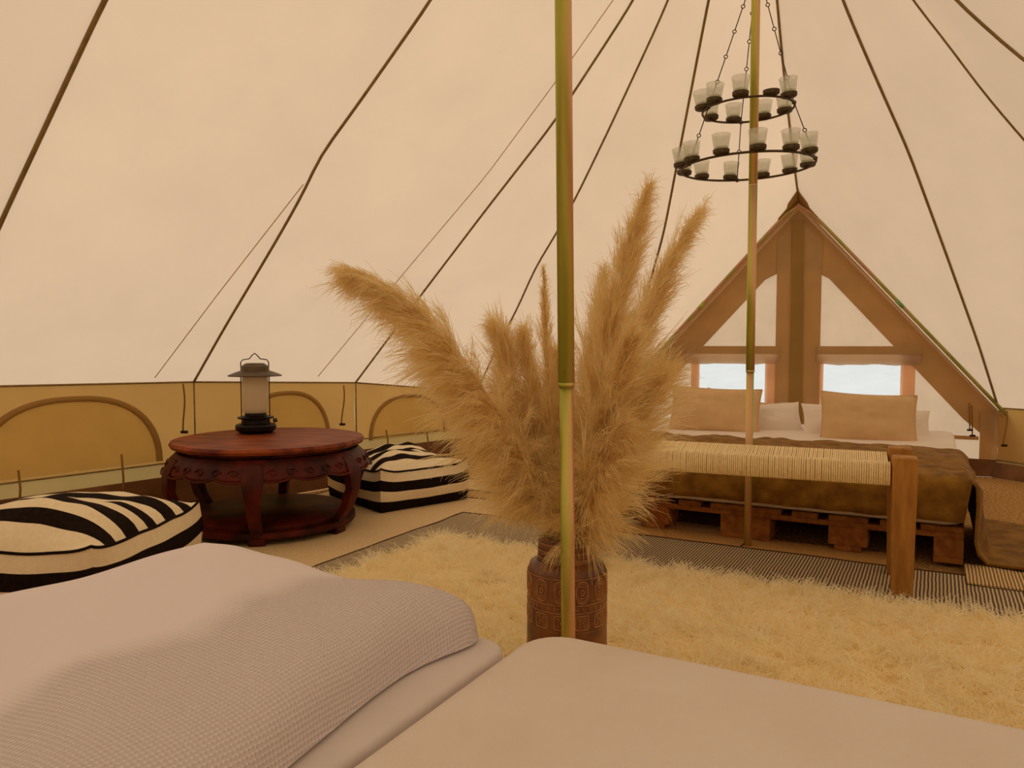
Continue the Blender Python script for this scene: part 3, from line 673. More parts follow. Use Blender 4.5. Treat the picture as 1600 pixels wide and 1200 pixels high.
# duvet
dv = bed_frame('duvet', 0.0, 0.0, 0.0, 'white waffle weave duvet lying folded on the left near mattress', 'duvet', None)
def duvet_mesh():
    na, nb = 70, 110; A = np.linspace(0, 1, na); B = np.linspace(0, 1, nb); top = np.zeros((na, nb, 3)); bot = np.zeros((na, nb, 3))
    for i, u in enumerate(A):
        for j, v in enumerate(B):
            a = 0.028 + 0.747*u; b = -0.012 + 1.62*v
            a += 0.045*math.sin(v*9.0)*(1-u)**3 + 0.02*nz(v*6, 1.1)*(1-u)
            U_, V_ = 2*u-1, 2*v-1; a -= 0.36*U_*0.07*abs(V_)**30; b -= 0.81*V_*0.045*abs(U_)**7
            ea = (1-abs(U_)**9)**0.5; eb = (1-abs(V_)**22)**0.5; ea, eb = min(ea, eb), 1.0
            h = 0.080*ea*eb + 0.022*nz(a*4.2+b*1.5, b*2.6, 0.3)*ea*eb
            h += 0.028*math.exp(-((u-0.85)/0.22)**2)*eb*ea                         # far left crest
            h += 0.026*math.exp(-((u-0.22)/0.20)**2)*math.exp(-((v-0.08)/0.13)**2)*ea
            h += 0.0025*math.sin((a*0.8+b*1.0)*26+3*nz(a*3, b*3))*ea*eb
            z0 = 0.338; top[i, j] = (a, b, z0+max(h, 0.004)); bot[i, j] = (a + 0.02*(0.5-u)*2*(1-ea), b, z0+0.001)
    mb = MB(); mb.grid(top); mb.grid(bot[::-1])
    ring = [(i, 0) for i in range(na)] + [(na-1, j) for j in range(1, nb)] + [(i, nb-1) for i in range(na-2, -1, -1)] + [(0, j) for j in range(nb-2, 0, -1)]
    mb.grid(np.array([[top[i, j], bot[i, j]] for i, j in ring]), closed_u=True)
    return mb
def lay_uv(o, na, nb):
    # the weave follows the cloth: texture coordinates are lengths measured along the top
    me = o.data; V = np.array([v.co[:] for v in me.vertices]); T = V[:na*nb].reshape(na, nb, 3)
    du = np.zeros((na, nb)); dv_ = np.zeros((na, nb))
    du[1:] = np.cumsum(np.linalg.norm(np.diff(T, axis=0), axis=2), 0); dv_[:, 1:] = np.cumsum(np.linalg.norm(np.diff(T, axis=1), axis=2), 1)
    mid = na//2; du -= du[mid][None]; dv_ = np.repeat(dv_[mid][None], na, 0)
    UV = V[:, :2].copy(); UV[:na*nb, 0] = du.ravel(); UV[:na*nb, 1] = dv_.ravel()
    lay = me.uv_layers.new(name='weave'); idx = np.zeros(len(me.loops), np.int32); me.loops.foreach_get('vertex_index', idx)
    lay.data.foreach_set('uv', UV[idx].astype(np.float32).ravel())
lay_uv(duvet_mesh().build('waffle_cover', M['waffle'], dv), 70, 110)

# far bed on pallets
BR = on_z(1505, 890); BR = V3(BR[0], BR[1], 0)
for i, lab in enumerate(('front pallet of the far bed nearer the bench post', 'front pallet of the far bed behind the vase plumes')):
    corner = BR + NL*(0.805*i+0.8); make_pallet(lab, 'pallets under the far bed', corner, -NL)
for i, lab in enumerate(('rear pallet of the far bed below the right tan pillow', 'rear pallet of the far bed below the left tan pillow')):
    corner = BR + NL*(0.805*i+0.8) + AX*1.21; make_pallet(lab, 'pallets under the far bed', corner, -NL, length=0.72)
fm = empty('mattress', BR + NL*1.605, frame_rz(-NL), 'white mattress of the far bed lying on pallets', 'mattress')
slab('cover', fm, 1.6, 1.92, 0.158, 0.325, 0.06, 0.02, M['white'])
# olive quilt over the foot of the bed
quilt = empty('velvet_quilt', BR + NL*1.605, frame_rz(-NL), 'olive brown velvet quilt draped over the foot of the far bed', 'quilt')
def quilt_mesh():
    # local x: 0..1.6 from left to right edge, local y: 0 at foot to head
    xs = list(np.linspace(-0.02, 1.60, 110)); side = [(1.618, 0.34), (1.632, 0.325), (1.642, 0.29), (1.645, 0.24), (1.65, 0.18), (1.655, 0.12), (1.665, 0.075), (1.69, 0.05), (1.74, 0.04), (1.80, 0.038), (1.86, 0.036), (1.92, 0.034)]
    ys = [(-0.035, 0.188), (-0.033, 0.215), (-0.031, 0.26), (-0.028, 0.30), (-0.018, 0.328), (0.0, 0.34)] + [(y, 0.345) for y in np.linspace(0.02, 0.80, 44)]
    cols = [(x, 0.36) for x in xs] + side; G = np.zeros((len(cols), len(ys), 3))
    for i, (x, zx) in enumerate(cols):
        for j, (y, zy) in enumerate(ys):
            on_top = zx > 0.35
            z = min(zx, zy) if on_top else min(zx, zy) if zy < zx else zx
            if not on_top and j < 6: z = min(zx, 0.345 if zx > 0.16 else zx) ; z = zx if zx < zy else zx - (0.0)
            r = nz(x*5, y*9, 1.7); r2 = nz(x*11, y*22, 4.2)
            yy = y; xx = x
            if on_top and y > 0.0: z += 0.014*r + 0.013*abs(r2) + 0.010*abs(nz(x*4+y*3, y*26, 8.1))
            if y <= 0.0: yy = y - 0.012*(1+nz(x*9, zy*6, 3)) - 0.010*nz(x*14, zy*40, 5) - (0.015*(1-min(1, (zy-0.188)/0.15)))
            if not on_top:
                xx = x + 0.02*nz(y*6, zx*5, 2) + (0.02*math.sin(y*14) if zx < 0.3 else 0)
                if zx < 0.06: z = 0.036 + 0.012*abs(r2) + 0.012*abs(nz(x*9, y*12)); yy = y - (x-1.69)*0.25
            if y > 0.7: yy += 0.02*nz(x*6, 7.7) - 0.25*max(0, (x-0.9))*0 
            G[i, j] = (xx, yy, z)
    mb = MB(); mb.grid(G); return mb
quilt_mesh().build('velvet_top', M['velvet'], quilt, solid=0.010)

# pillows
def pillow_mb(w, h, t, seed, puff=2.2, pinch=0.09):
    n = 25; mb = MB(); S = np.linspace(-1, 1, n); tops = []
    for sg in (1, -1):
        G = np.zeros((n, n, 3))
        for i, u in enumerate(S):
            for j, v in enumerate(S):
                k = (max(0, 1-abs(u)**puff)*max(0, 1-abs(v)**puff))**0.55
                px = u*w/2*(1 - pinch*(1-v*v)*abs(u)**2*0.6 - 0); py = v*h/2*(1 - pinch*(1-u*u)*abs(v)**2*0.9)
                zz = t/2*k*(1+0.25*nz(u*1.6+seed, v*1.6, sg)) + 0.008*nz(u*5+seed, v*5, 2)*k
                G[i, j] = (px, sg*zz, py)
        mb.grid(G if sg > 0 else G[::-1]); tops.append(G)
    return mb
def pillow(label, m, u, v, Y, w, h, t, lean=20, yaw=-15, roll=0, seed=0.0, group=None, piping=True, z=None):
    c = at_y(u, v, Y)
    o = empty('pillow', c, 0, label, 'pillow', group)
    o.rotation_euler = Matrix.Rotation(math.radians(yaw), 4, 'Z').to_3x3().__matmul__(Matrix.Rotation(math.radians(-lean), 3, 'X')).__matmul__(Matrix.Rotation(math.radians(roll), 3, 'Y')).to_euler()
    pillow_mb(w, h, t, seed).build('cushion_body', m, o)
    if piping:
        mb = pillow_mb(w, h, 0.0, seed); S = 25; g = np.array(mb.v[:S*S]).reshape(S, S, 3)
        ring = [g[i, 0] for i in range(S)] + [g[S-1, j] for j in range(1, S)] + [g[i, S-1] for i in range(S-2, -1, -1)] + [g[0, j] for j in range(S-2, 0, -1)]
        MB().tube(ring, 0.005, 5, closed=True).build('piping', m, o)
    return o
pillow('large tan linen pillow propped before the right door window', M['linen'], 1356, 656, 4.20, 0.49, 0.31, 0.16, 24, -18, 2, 1.0, 'tan pillows on the far bed')
pillow('large tan linen pillow propped before the left door window', M['linen'], 1117, 642, 4.62, 0.53, 0.30, 0.16, 24, -18, 2, 5.0, 'tan pillows on the far bed')
pillow('tan linen pillow mostly hidden behind the left tan pillow', M['linen'], 1150, 650, 4.80, 0.44, 0.26, 0.12, 20, -22, 14, 3.0, 'tan pillows on the far bed')
pillow('white pillow poking out right of the left tan pillow', M['white'], 1186, 658, 4.70, 0.50, 0.24, 0.14, 40, -18, -8, 7.0, 'white pillows on the far bed', False)
pillow('white pillow showing at both sides behind the right tan pillow', M['white'], 1352, 664, 4.42, 0.70, 0.25, 0.15, 38, -14, 3, 9.0, 'white pillows on the far bed', False)

# ------------------------------------------------------------------ rope bench
bdir = V3(-0.917, 0.40, 0); bdir /= np.linalg.norm(bdir); bn = V3(-bdir[1], bdir[0], 0)
if bn[1] < 0: bn = -bn
b0 = on_z(1408, 928, 0.024); bench = empty('rope_bench', (b0[0], b0[1], 0.0245), math.atan2(bdir[1], bdir[0]), 'wooden bench with cream cord woven seat at the foot of the far bed', 'bench')
ys = 1 if np.cross(bdir, bn)[2] > 0 else -1
BL, BW, BH = 1.16, 0.25, 0.455
for x in (0.0, BL):
    for y in (0.0, BW):
        m_ = MB(); tp = 0.86
        m_.box((0, 0, BH/2), (0.075, 0.075, BH)); m_.v = [(x+px*(tp if pz < 0.01 else 1), ys*y+py*(tp if pz < 0.01 else 1), pz) for px, py, pz in m_.v]
        m_.build('leg', M['wood'], bench, smooth=False, bevel=0.006)
for y in (0.0, BW): MB().box((BL/2, ys*y, 0.395), (BL-0.075, 0.035, 0.058)).build('rail', M['wood'], bench, smooth=False, bevel=0.004)
for x in (0.0, BL): MB().box((x, ys*BW/2, 0.36), (0.035, BW-0.075, 0.05)).build('end_rail', M['wood'], bench, smooth=False, bevel=0.004)
cords = MB(); ncord = 150
for i in range(ncord):
    x = 0.045 + (BL-0.09)*i/(ncord-1); dz = 0.003*nz(i*0.7, 1.0); jx = 0.0015*nz(i*1.3, 3.0)
    prof = [(-0.020, 0.362), (-0.023, 0.395), (-0.020, 0.427), (0.0, 0.432), (0.03, 0.424), (BW/2, 0.408+dz), (BW-0.03, 0.424), (BW, 0.432), (BW+0.020, 0.427), (BW+0.023, 0.395), (BW+0.02, 0.362), (BW, 0.358), (0.0, 0.358)]
    cords.tube([(x+jx, ys*y, z) for y, z in prof], 0.0037, 5, closed=True)
tag(cords.build('cord_weave', M['rope'], bench), kind='stuff')

# ------------------------------------------------------------------ coffee table
TC = V3(-1.100, 3.47, 0); tb = empty('coffee_table', (TC[0], TC[1], 0.018), 0, 'round red-brown lacquered table with curved legs and carved apron', 'table')
TH = 0.402
def prof_r(z):
    zz = [0.0, 0.05, 0.12, 0.20, 0.275, 0.325, 0.36]; rr = [0.362, 0.376, 0.428, 0.455, 0.452, 0.428, 0.392]; return float(np.interp(z, zz, rr))
lob = lambda a: 1 + 0.012*abs(math.cos(3*(a-math.radians(20))))
MB().lathe([(0.0, TH-0.028), (0.385, TH-0.030), (0.410, TH-0.026), (0.417, TH-0.013), (0.410, TH-0.001), (0.40, TH), (0.0, TH)], 96, rad=lob).build('table_top', M['lacquer_top'], tb, auto=40)
MB().lathe([(0.375, TH-0.05), (0.380, TH-0.029)], 72).build('waist', M['lacquer'], tb)
view = math.atan2(-TC[1], -TC[0])                       # towards the camera
leg_ang = [view + math.radians(-9*-1*-1 + 60*i) for i in range(6)]
leg_ang = [view + math.radians(-9) + math.radians(60*i) for i in range(6)]
# six apron panels with scalloped lower edges
def apron():
    mb = MB(); n = 41; rows = []
    for k in range(n):
        f = k/(n-1); a = math.radians(-30+60*f); sc = abs(math.sin(math.pi*3*f))**0.6
        e = abs(2*f-1); zb = 0.286 - 0.018*sc - 0.045*max(0, (e-0.84)/0.16)**1.5
        zs = [TH-0.046, 0.342, 0.325, 0.306, 0.5*(0.306+zb), zb]
        o_ = [((prof_r(z)-0.004)*math.cos(a), (prof_r(z)-0.004)*math.sin(a), z) for z in zs]; i_ = [((prof_r(z)-0.03)*math.cos(a), (prof_r(z)-0.03)*math.sin(a), z) for z in zs[::-1]]
        rows.append(o_ + i_ + [o_[0]])
    mb.grid(np.array(rows)); return mb
ap = apron().build('apron', M['lacquer'], tb, rz=leg_ang[0]+math.radians(30))
# carved scrolls on the apron
def scrolls():
    mb = MB()
    for k, f in enumerate(np.linspace(-20, 20, 5)):
        pts = []
        for t in np.linspace(0, 2.2*math.pi, 18):
            rr = 0.016*(1-t/9); a = math.radians(f) + rr*math.cos(t)*1.5/0.45*(1 if k % 2 else -1); z = 0.308 + rr*math.sin(t); R_ = prof_r(z)-0.002; pts.append((R_*math.cos(a), R_*math.sin(a), z))
        mb.tube(pts, 0.0035, 5)
    pts = []
    for f in np.linspace(-25, 25, 30):
        a = math.radians(f); z = 0.290 - 0.018*abs(math.sin(math.pi*3*(f+30)/60))**0.6; pts.append(((prof_r(z)+0.001)*math.cos(a), (prof_r(z)+0.001)*math.sin(a), z))
    mb.tube(pts, 0.004, 5); return mb
sc_ = scrolls().build('carving', M['lacquer'], ap)
for i in range(1, 6):
    c_ = link_copy(ap, tb, rz=leg_ang[i]+math.radians(30)); link_copy(sc_, c_)
def leg():
    mb = MB(); rows = []
    for z in [0.0, 0.012, 0.03, 0.05, 0.08, 0.12, 0.16, 0.20, 0.24, 0.275, 0.31, 0.34]:
        w = float(np.interp(z, [0, 0.03, 0.05, 0.12, 0.2, 0.28, 0.34], [0.036, 0.032, 0.026, 0.027, 0.032, 0.046, 0.036])); th = float(np.interp(z, [0, 0.03, 0.2, 0.31], [0.055, 0.045, 0.04, 0.035]))
        R_ = prof_r(z) + (0.012 if z < 0.02 else 0.0); rows.append([(R_+0.002, -w, z), (R_+0.004, 0, z), (R_+0.002, w, z), (R_-th, w*0.8, z), (R_-th, -w*0.8, z)])
    G = np.array(rows).transpose(1, 0, 2); mb.grid(G, closed_u=True); nz_ = len(rows)
    mb.add(rows[0], [(0, 1, 2, 3, 4)]); mb.add(rows[-1], [(4, 3, 2, 1, 0)]); return mb
lg = leg().build('leg', M['lacquer'], tb, rz=leg_ang[0], bevel=0.004, smooth=True, auto=50)
for i in range(1, 6): link_copy(lg, tb, rz=leg_ang[i])
MB().lathe([(0.0, 0.05), (0.335, 0.05), (0.345, 0.056), (0.345, 0.070), (0.335, 0.078), (0.0, 0.078)], 72).build('lower_shelf', M['lacquer'], tb, auto=40)
MB().lathe([(0.372, 0.022), (0.378, 0.03), (0.376, 0.05), (0.340, 0.055), (0.335, 0.024), (0.372, 0.022)], 72).build('base_ring', M['lacquer'], tb, auto=40)

# lantern on the table
lc = on_z(400, 676, TH+0.018); ln = empty('camping_lantern', (lc[0], lc[1], TH+0.0185), 0, 'black-based lantern with frosted glass and grey brimmed lid on the table', 'lantern')
MB().lathe([(0.0, 0.0), (0.072, 0.0), (0.092, 0.016), (0.094, 0.034), (0.088, 0.042), (0.066, 0.046), (0.064, 0.066), (0.082, 0.069), (0.084, 0.076), (0.064, 0.080), (0.050, 0.084), (0.048, 0.098), (0.0, 0.098)], 40).build('base', M['black'], ln, auto=40)
MB().lathe([(0.055, 0.096), (0.060, 0.104), (0.060, 0.272), (0.054, 0.276), (0.054, 0.104)], 40).build('glass_cylinder', M['lampglass'], ln, auto=40)
MB().lathe([(0.052, 0.270), (0.122, 0.270), (0.124, 0.274), (0.090, 0.288), (0.066, 0.296), (0.062, 0.316), (0.046, 0.328), (0.040, 0.331), (0.0, 0.332)], 48).build('lid', M['pewter'], ln, auto=40)
vdir = math.atan2(-lc[1], -lc[0]); sx_ = V3(-math.sin(vdir), math.cos(vdir), 0)
for k in (-1, 1):
    pp = sx_*0.064*k
    MB().tube([pp+UP*0.075, pp+UP*0.285], 0.0026, 6).build('guard_wire', M['iron'], ln)
hp = [(-0.062, 0.290), (-0.063, 0.335), (-0.055, 0.347), (-0.024, 0.352), (-0.012, 0.368), (0.0, 0.378), (0.012, 0.368), (0.024, 0.352), (0.055, 0.347), (0.063, 0.335), (0.062, 0.290)]
MB().tube([sx_*x + UP*z for x, z in hp], 0.0027, 6).build('handle', M['iron'], ln)
MB().tube([sx_*0.079 + UP*0.055, sx_*0.098 + UP*0.058], 0.010, 10).build('valve_knob', M['pewter'], ln)

# ------------------------------------------------------------------ striped poufs
def pouf(corner_list, h, crest, label, seed, top_along=0, ntop=9, z0=0.018):
    """corner_list: four floor corners in order front, right, back, left"""
    Cn = [V3(p[0], p[1], 0) for p in corner_list]; cen = sum(Cn)/4
    t = empty('striped_pouf', (cen[0], cen[1], z0), 0, label, 'pouf', 'black and cream striped floor poufs')
    L_ = [c - cen for c in Cn]; n = 36
    def base(u, v):
        return (1-u)*(1-v)*L_[0] + u*(1-v)*L_[1] + u*v*L_[2] + (1-u)*v*L_[3]
    def topz(u, v):
        k = (max(0, 1-(2*u-1)**4)*max(0, 1-(2*v-1)**4)); e = max(abs(2*u-1), abs(2*v-1))
        corner = (abs(2*u-1)*abs(2*v-1))**6
        return h + (crest-h)*k**0.8 + 0.05*nz(u*2.6+seed, v*2.6, 0.5)*k + 0.012*nz(u*6+seed, v*6, 3)*(0.4+k) + 0.025*corner
    shrink = lambda p, s: p*s
    G = np.array([[base(u, v)*0.985 + UP*topz(u, v) for v in np.linspace(0, 1, n+1)] for u in np.linspace(0, 1, n+1)])
    bands = lambda k: int((k/n)*ntop) % 2
    MB().grid(G, mfun=(lambda i, j: bands(j)) if top_along == 0 else (lambda i, j: bands(i))).build('top_panel', [M['cream'], M['inkblack']], t)
    sides = [((0, 0), (1, 0)), ((1, 0), (1, 1)), ((1, 1), (0, 1)), ((0, 1), (0, 0))]
    ns = 12
    for si, (p, q_) in enumerate(sides):
        Gs = []
        for i in range(n+1):
            f = i/n; u = p[0]*(1-f)+q_[0]*f; v = p[1]*(1-f)+q_[1]*f; b = base(u, v); out = b/np.linalg.norm(b); zt = topz(u, v); row = []
            for j in range(ns+1):
                g = j/ns; bulge = 0.03*math.sin(math.pi*g)*(0.35+0.65*math.sin(math.pi*f)) + 0.008*nz(f*5+si*3, g*4, seed)*math.sin(math.pi*g)
                row.append(b*0.985 + out*bulge + UP*(zt*(1-g)))
            Gs.append(row)
        MB().grid(np.array(Gs), mfun=lambda i, j, s=si: (0 if (j//3) % 2 == 0 else 1) if ntop else 0).build('side_panel', [M['cream'], M['inkblack']], t)
    edge = [G[i, 0] for i in range(n)] + [G[n, j] for j in range(n)] + [G[i, n] for i in range(n, 0, -1)] + [G[0, j] for j in range(n, 0, -1)]
    MB().tube(edge, 0.005, 5, closed=True).build('edge_piping', M['inkblack'], t)
    MB().add([base(u, v)*0.98 + UP*0.001 for u, v in ((0, 0), (1, 0), (1, 1), (0, 1))], [(3, 2, 1, 0)]).build('bottom_panel', M['inkblack'], t)
    return t
pouf([(-1.22, 2.20), (-1.17, 2.86), (-1.84, 2.90), (-1.90, 2.24)], 0.215, 0.305, 'black and cream striped pouf at the left edge beside the near mattress', 1.3, top_along=1, ntop=11)
pouf([(-0.640, 3.71), (-0.234, 4.06), (-0.61, 4.50), (-1.00, 4.15)], 0.19, 0.255, 'black and cream striped pouf right of the lacquered table', 5.1, top_along=0, ntop=11)

# ------------------------------------------------------------------ candle chandelier around the far pole
zr1, zr2 = at_y(1165, 261, FAR0[1])[2], at_y(1165, 172, FAR0[1])[2]
pc = FAR0 + _d2*zr1; cc = V3(at_y(1167, 261, FAR0[1])[0], FAR0[1]+0.0, 0)
ch = empty('candle_chandelier', (cc[0], cc[1], zr1), 0, 'two-tier dark iron ring chandelier hanging around the far tent pole', 'chandelier')
RL, RU, DZ = 0.258, 0.176, zr2-zr1
def ring_pts(R_, z, tilt=0.0, n=64): return [(R_*math.cos(a), R_*math.sin(a), z + tilt*R_*math.cos(a)) for a in np.linspace(0, 2*math.pi, n, endpoint=False)]
MB().tube(ring_pts(RL, 0.0, 0.02), 0.0048, 8, closed=True).build('ring', M['iron'], ch)
MB().tube(ring_pts(RU, DZ, 0.02), 0.0045, 8, closed=True).build('ring', M['iron'], ch)
hookz = at_y(1173, -28, FAR0[1])[2] - zr1; hx = (FAR0 + _d2*(zr1+hookz))[0] - cc[0]
def rod_chain(p, q_, nlink):
    p, q_ = np.array(p, float), np.array(q_, float)
    for i in range(nlink):
        a, b = p+(q_-p)*i/nlink, p+(q_-p)*(i+1)/nlink; d = (b-a)/np.linalg.norm(b-a)
        w = MB().tube([a+d*0.007, b-d*0.007], 0.0021, 6).build('chain_rod', M['iron'], ch)
        s1 = np.cross(d, V3(0.3, 1, 0)); s1 /= np.linalg.norm(s1)
        MB().tube([b + 0.007*(math.cos(t)*d + math.sin(t)*s1) for t in np.linspace(0, 2*math.pi, 12, endpoint=False)], 0.0020, 5, closed=True).build('eyelet', M['iron'], w)
for a in (math.radians(82), math.radians(196), math.radians(-30)):
    up = (RU*math.cos(a), RU*math.sin(a), DZ + 0.02*RU*math.cos(a)); rod_chain((hx+0.02*math.cos(a), 0.02*math.sin(a), hookz), up, 5)
    rod_chain(up, (RL*math.cos(a), RL*math.sin(a), 0.02*RL*math.cos(a)), 2)
MB().tube([(hx + 0.026*math.cos(t), 0.026*math.sin(t), hookz) for t in np.linspace(0, 2*math.pi, 20, endpoint=False)], 0.004, 6, closed=True).build('hanging_collar', M['iron'], ch)
dish_src = MB().lathe([(0.0, 0.0), (0.025, 0.0), (0.030, 0.004), (0.031, 0.016), (0.028, 0.016), (0.027, 0.006), (0.0, 0.006)], 20)
cup_prof = [(0.0, 0.0), (0.024, 0.0), (0.026, 0.006), (0.0345, 0.064), (0.0355, 0.066), (0.0335, 0.066), (0.0245, 0.009), (0.0, 0.009)]
first_dish = first_cup = None
def place(a, R_, z, tilt, bare, label, lean):
    global first_dish, first_cup
    p = V3((R_+0.004)*math.cos(a), (R_+0.004)*math.sin(a), z + tilt*R_*math.cos(a) + 0.004)
    if first_dish is None: first_dish = dish_src.build('candle_dish', M['iron'], ch, loc=p, auto=40); d = first_dish
    else: d = link_copy(first_dish, ch, loc=p)
    d.rotation_euler = (lean[0], lean[1], 0)
    if bare: return
    w = V3(cc[0], cc[1], zr1) + p
    if first_cup is None:
        r = empty('candle_glass'); MB().lathe(cup_prof, 24).build('glass', M['cup'], r, auto=60)
        MB().lathe([(0.0, 0.0095), (0.0225, 0.0095), (0.0235, 0.019), (0.0, 0.0195)], 16).build('wax', M['wax'], r, auto=40); first_cup = r
    else: r = copy_tree(first_cup)
    r.location = tuple(w + UP*0.007); r.rotation_euler = (lean[0], lean[1], 0)
    tag(r, label, 'candle glass', 'frosted glass candle cups on the chandelier')
def from_x(x, R_, front):
    zz = zr1 if R_ > 0.22 else zr2
    A = np.linspace(0, math.pi, 361)*(-1 if front else 1)
    return float(min(A, key=lambda a: abs(proj((cc[0]+(R_+0.004)*math.cos(a), cc[1]+(R_+0.004)*math.sin(a), zz))[0]-x)))
low = [(1060, 1), (1081, 1), (1127, 1), (1184, 1), (1236, 1), (1265, 1), (1069, 0), (1097, 0), (1141, 0), (1191, 0), (1234, 0), (1262, 0)]
upp = [(1094, 1), (1116, 1), (1157, 1), (1205, 1), (1233, 1), (1111, 0), (1146, 0), (1193, 0), (1226, 0)]
ORD = ['first', 'second', 'third', 'fourth', 'fifth', 'sixth']
for R_, z, tl, lst, tier in ((RL, 0.0, 0.02, low, 'lower'), (RU, DZ, 0.02, upp, 'upper')):
    for fr in (1, 0):
        row = [x for x, f in lst if f == fr]
        for i, x in enumerate(row):
            bare = tier == 'upper' and fr and i == 3
            place(from_x(x, R_, fr), R_, z, tl, bare, f'frosted candle glass on the {tier} ring, {ORD[i]} from left of its {"near" if fr else "far"} side',
                  (random.uniform(-0.07, 0.07), random.uniform(-0.09, 0.09)))

# ------------------------------------------------------------------ vase
VY = 1.722; vc = V3(at_y(886, 900, VY)[0], VY, 0.033); RB = 0.090
vase = empty('stoneware_vase', vc, 0, 'brown relief stoneware vase holding pampas grass behind the near pole', 'vase')
def dz_(z): return z
MB().lathe([(0.0, 0.0), (0.078, 0.0), (0.084, 0.006), (RB, 0.03), (RB+0.001, 0.16), (RB-0.001, 0.305), (RB-0.006, 0.320), (0.070, 0.327)], 64).build('body', M['clay'], vase)
MB().lathe([(0.070, 0.326), (0.066, 0.331), (0.0665, 0.336), (0.063, 0.339), (0.0665, 0.343), (0.0670, 0.352), (0.0625, 0.355), (0.066, 0.359), (0.0660, 0.368), (0.0620, 0.371), (0.0640, 0.376), (0.0630, 0.381), (0.056, 0.382), (0.054, 0.376), (0.054, 0.18), (0.0, 0.17)], 64).build('neck', M['clay'], vase)
for z in (0.337, 0.353, 0.369): MB().tube([(0.0665*math.cos(t), 0.0665*math.sin(t), z) for t in np.linspace(0, 2*math.pi, 48, endpoint=False)], 0.0013, 5, closed=True).build('neck_ridge', M['clayrim'], vase)
def wrap(pts, R_=RB): return [((R_)*math.cos(x/R_), (R_)*math.sin(x/R_), z) for x, z in pts]
def oval(w, h, z, n=28, e=0.7):
    f = lambda c: math.copysign(abs(c)**e, c); return [(w*f(math.cos(t)), z + h*f(math.sin(t))) for t in np.linspace(0, 2*math.pi, n, endpoint=False)]
def medallion(kind, z):
    mb = MB()
    if kind == 'oval':
        mb.tube(wrap(oval(0.0135, 0.0235, z)), 0.0016, 5, closed=True); mb.tube(wrap(oval(0.0095, 0.019, z)), 0.0010, 5, closed=True)
        mb.tube(wrap(oval(0.004, 0.006, z, 14, 1)), 0.0015, 5, closed=True)
        for sg in (-1, 1): mb.tube(wrap([(0.006*sg, z+0.010), (0.003*sg, z+0.014), (-0.002*sg, z+0.012)]), 0.0012, 4); mb.tube(wrap([(0.006*sg, z-0.010), (0.003*sg, z-0.014), (-0.002*sg, z-0.012)]), 0.0012, 4)
    else:
        mb.tube(wrap(oval(0.0150, 0.0150, z, 28, 0.22)), 0.0015, 5, closed=True)
        for sx in (-1, 1):
            for sz in (-1, 1): mb.tube(wrap([(sx*(0.007+0.0035*math.cos(t)), z+sz*(0.0065+0.0035*math.sin(t))) for t in np.linspace(0, 5, 12)]), 0.0011, 4)
        mb.tube(wrap([(-0.002, z), (0.002, z)]), 0.0022, 5)
    return mb
th0 = -math.pi/2 + math.radians(-12.5)
for kind, z in (('oval', 0.275), ('square', 0.208), ('oval', 0.115)):
    src = None
    for i in range(12):
        if src is None: src = medallion(kind, z).build('oval_medallion' if kind == 'oval' else 'square_medallion', M['clayrim'], vase, rz=th0)
        else: link_copy(src, vase, rz=th0+i*math.radians(30))
for z, nn in ((0.238, 36), (0.168, 48), (0.150, 40), (0.075, 48), (0.178, 60)):
    mb = MB()
    for i in range(nn):
        x = 2*math.pi*RB*i/nn
        if nn == 36: mb.tube(wrap([(x-0.003, z+0.004), (x-0.002, z-0.003), (x+0.002, z-0.004), (x+0.004, z+0.003)]), 0.0011, 4)
        elif nn == 60: mb.tube(wrap([(x, z+0.004), (x, z-0.004)]), 0.0008, 4)
        elif nn == 40: mb.tube(wrap([(x+0.0026*math.cos(t), z+0.0026*math.sin(t)) for t in np.linspace(0, 2*math.pi, 8, endpoint=False)]), 0.0010, 4, closed=True)
        else: mb.tube(wrap([(x, z+0.005), (x, z-0.005)]), 0.0009, 4)
    tag(mb.build('relief_band', M['clayrim'], vase), kind='stuff')
for z in (0.303, 0.246, 0.229, 0.186, 0.158, 0.142, 0.088, 0.062):
    MB().tube([(RB*math.cos(t), RB*math.sin(t), z) for t in np.linspace(0, 2*math.pi, 60, endpoint=False)], 0.0010, 4, closed=True).build('relief_line', M['clayrim'], vase)

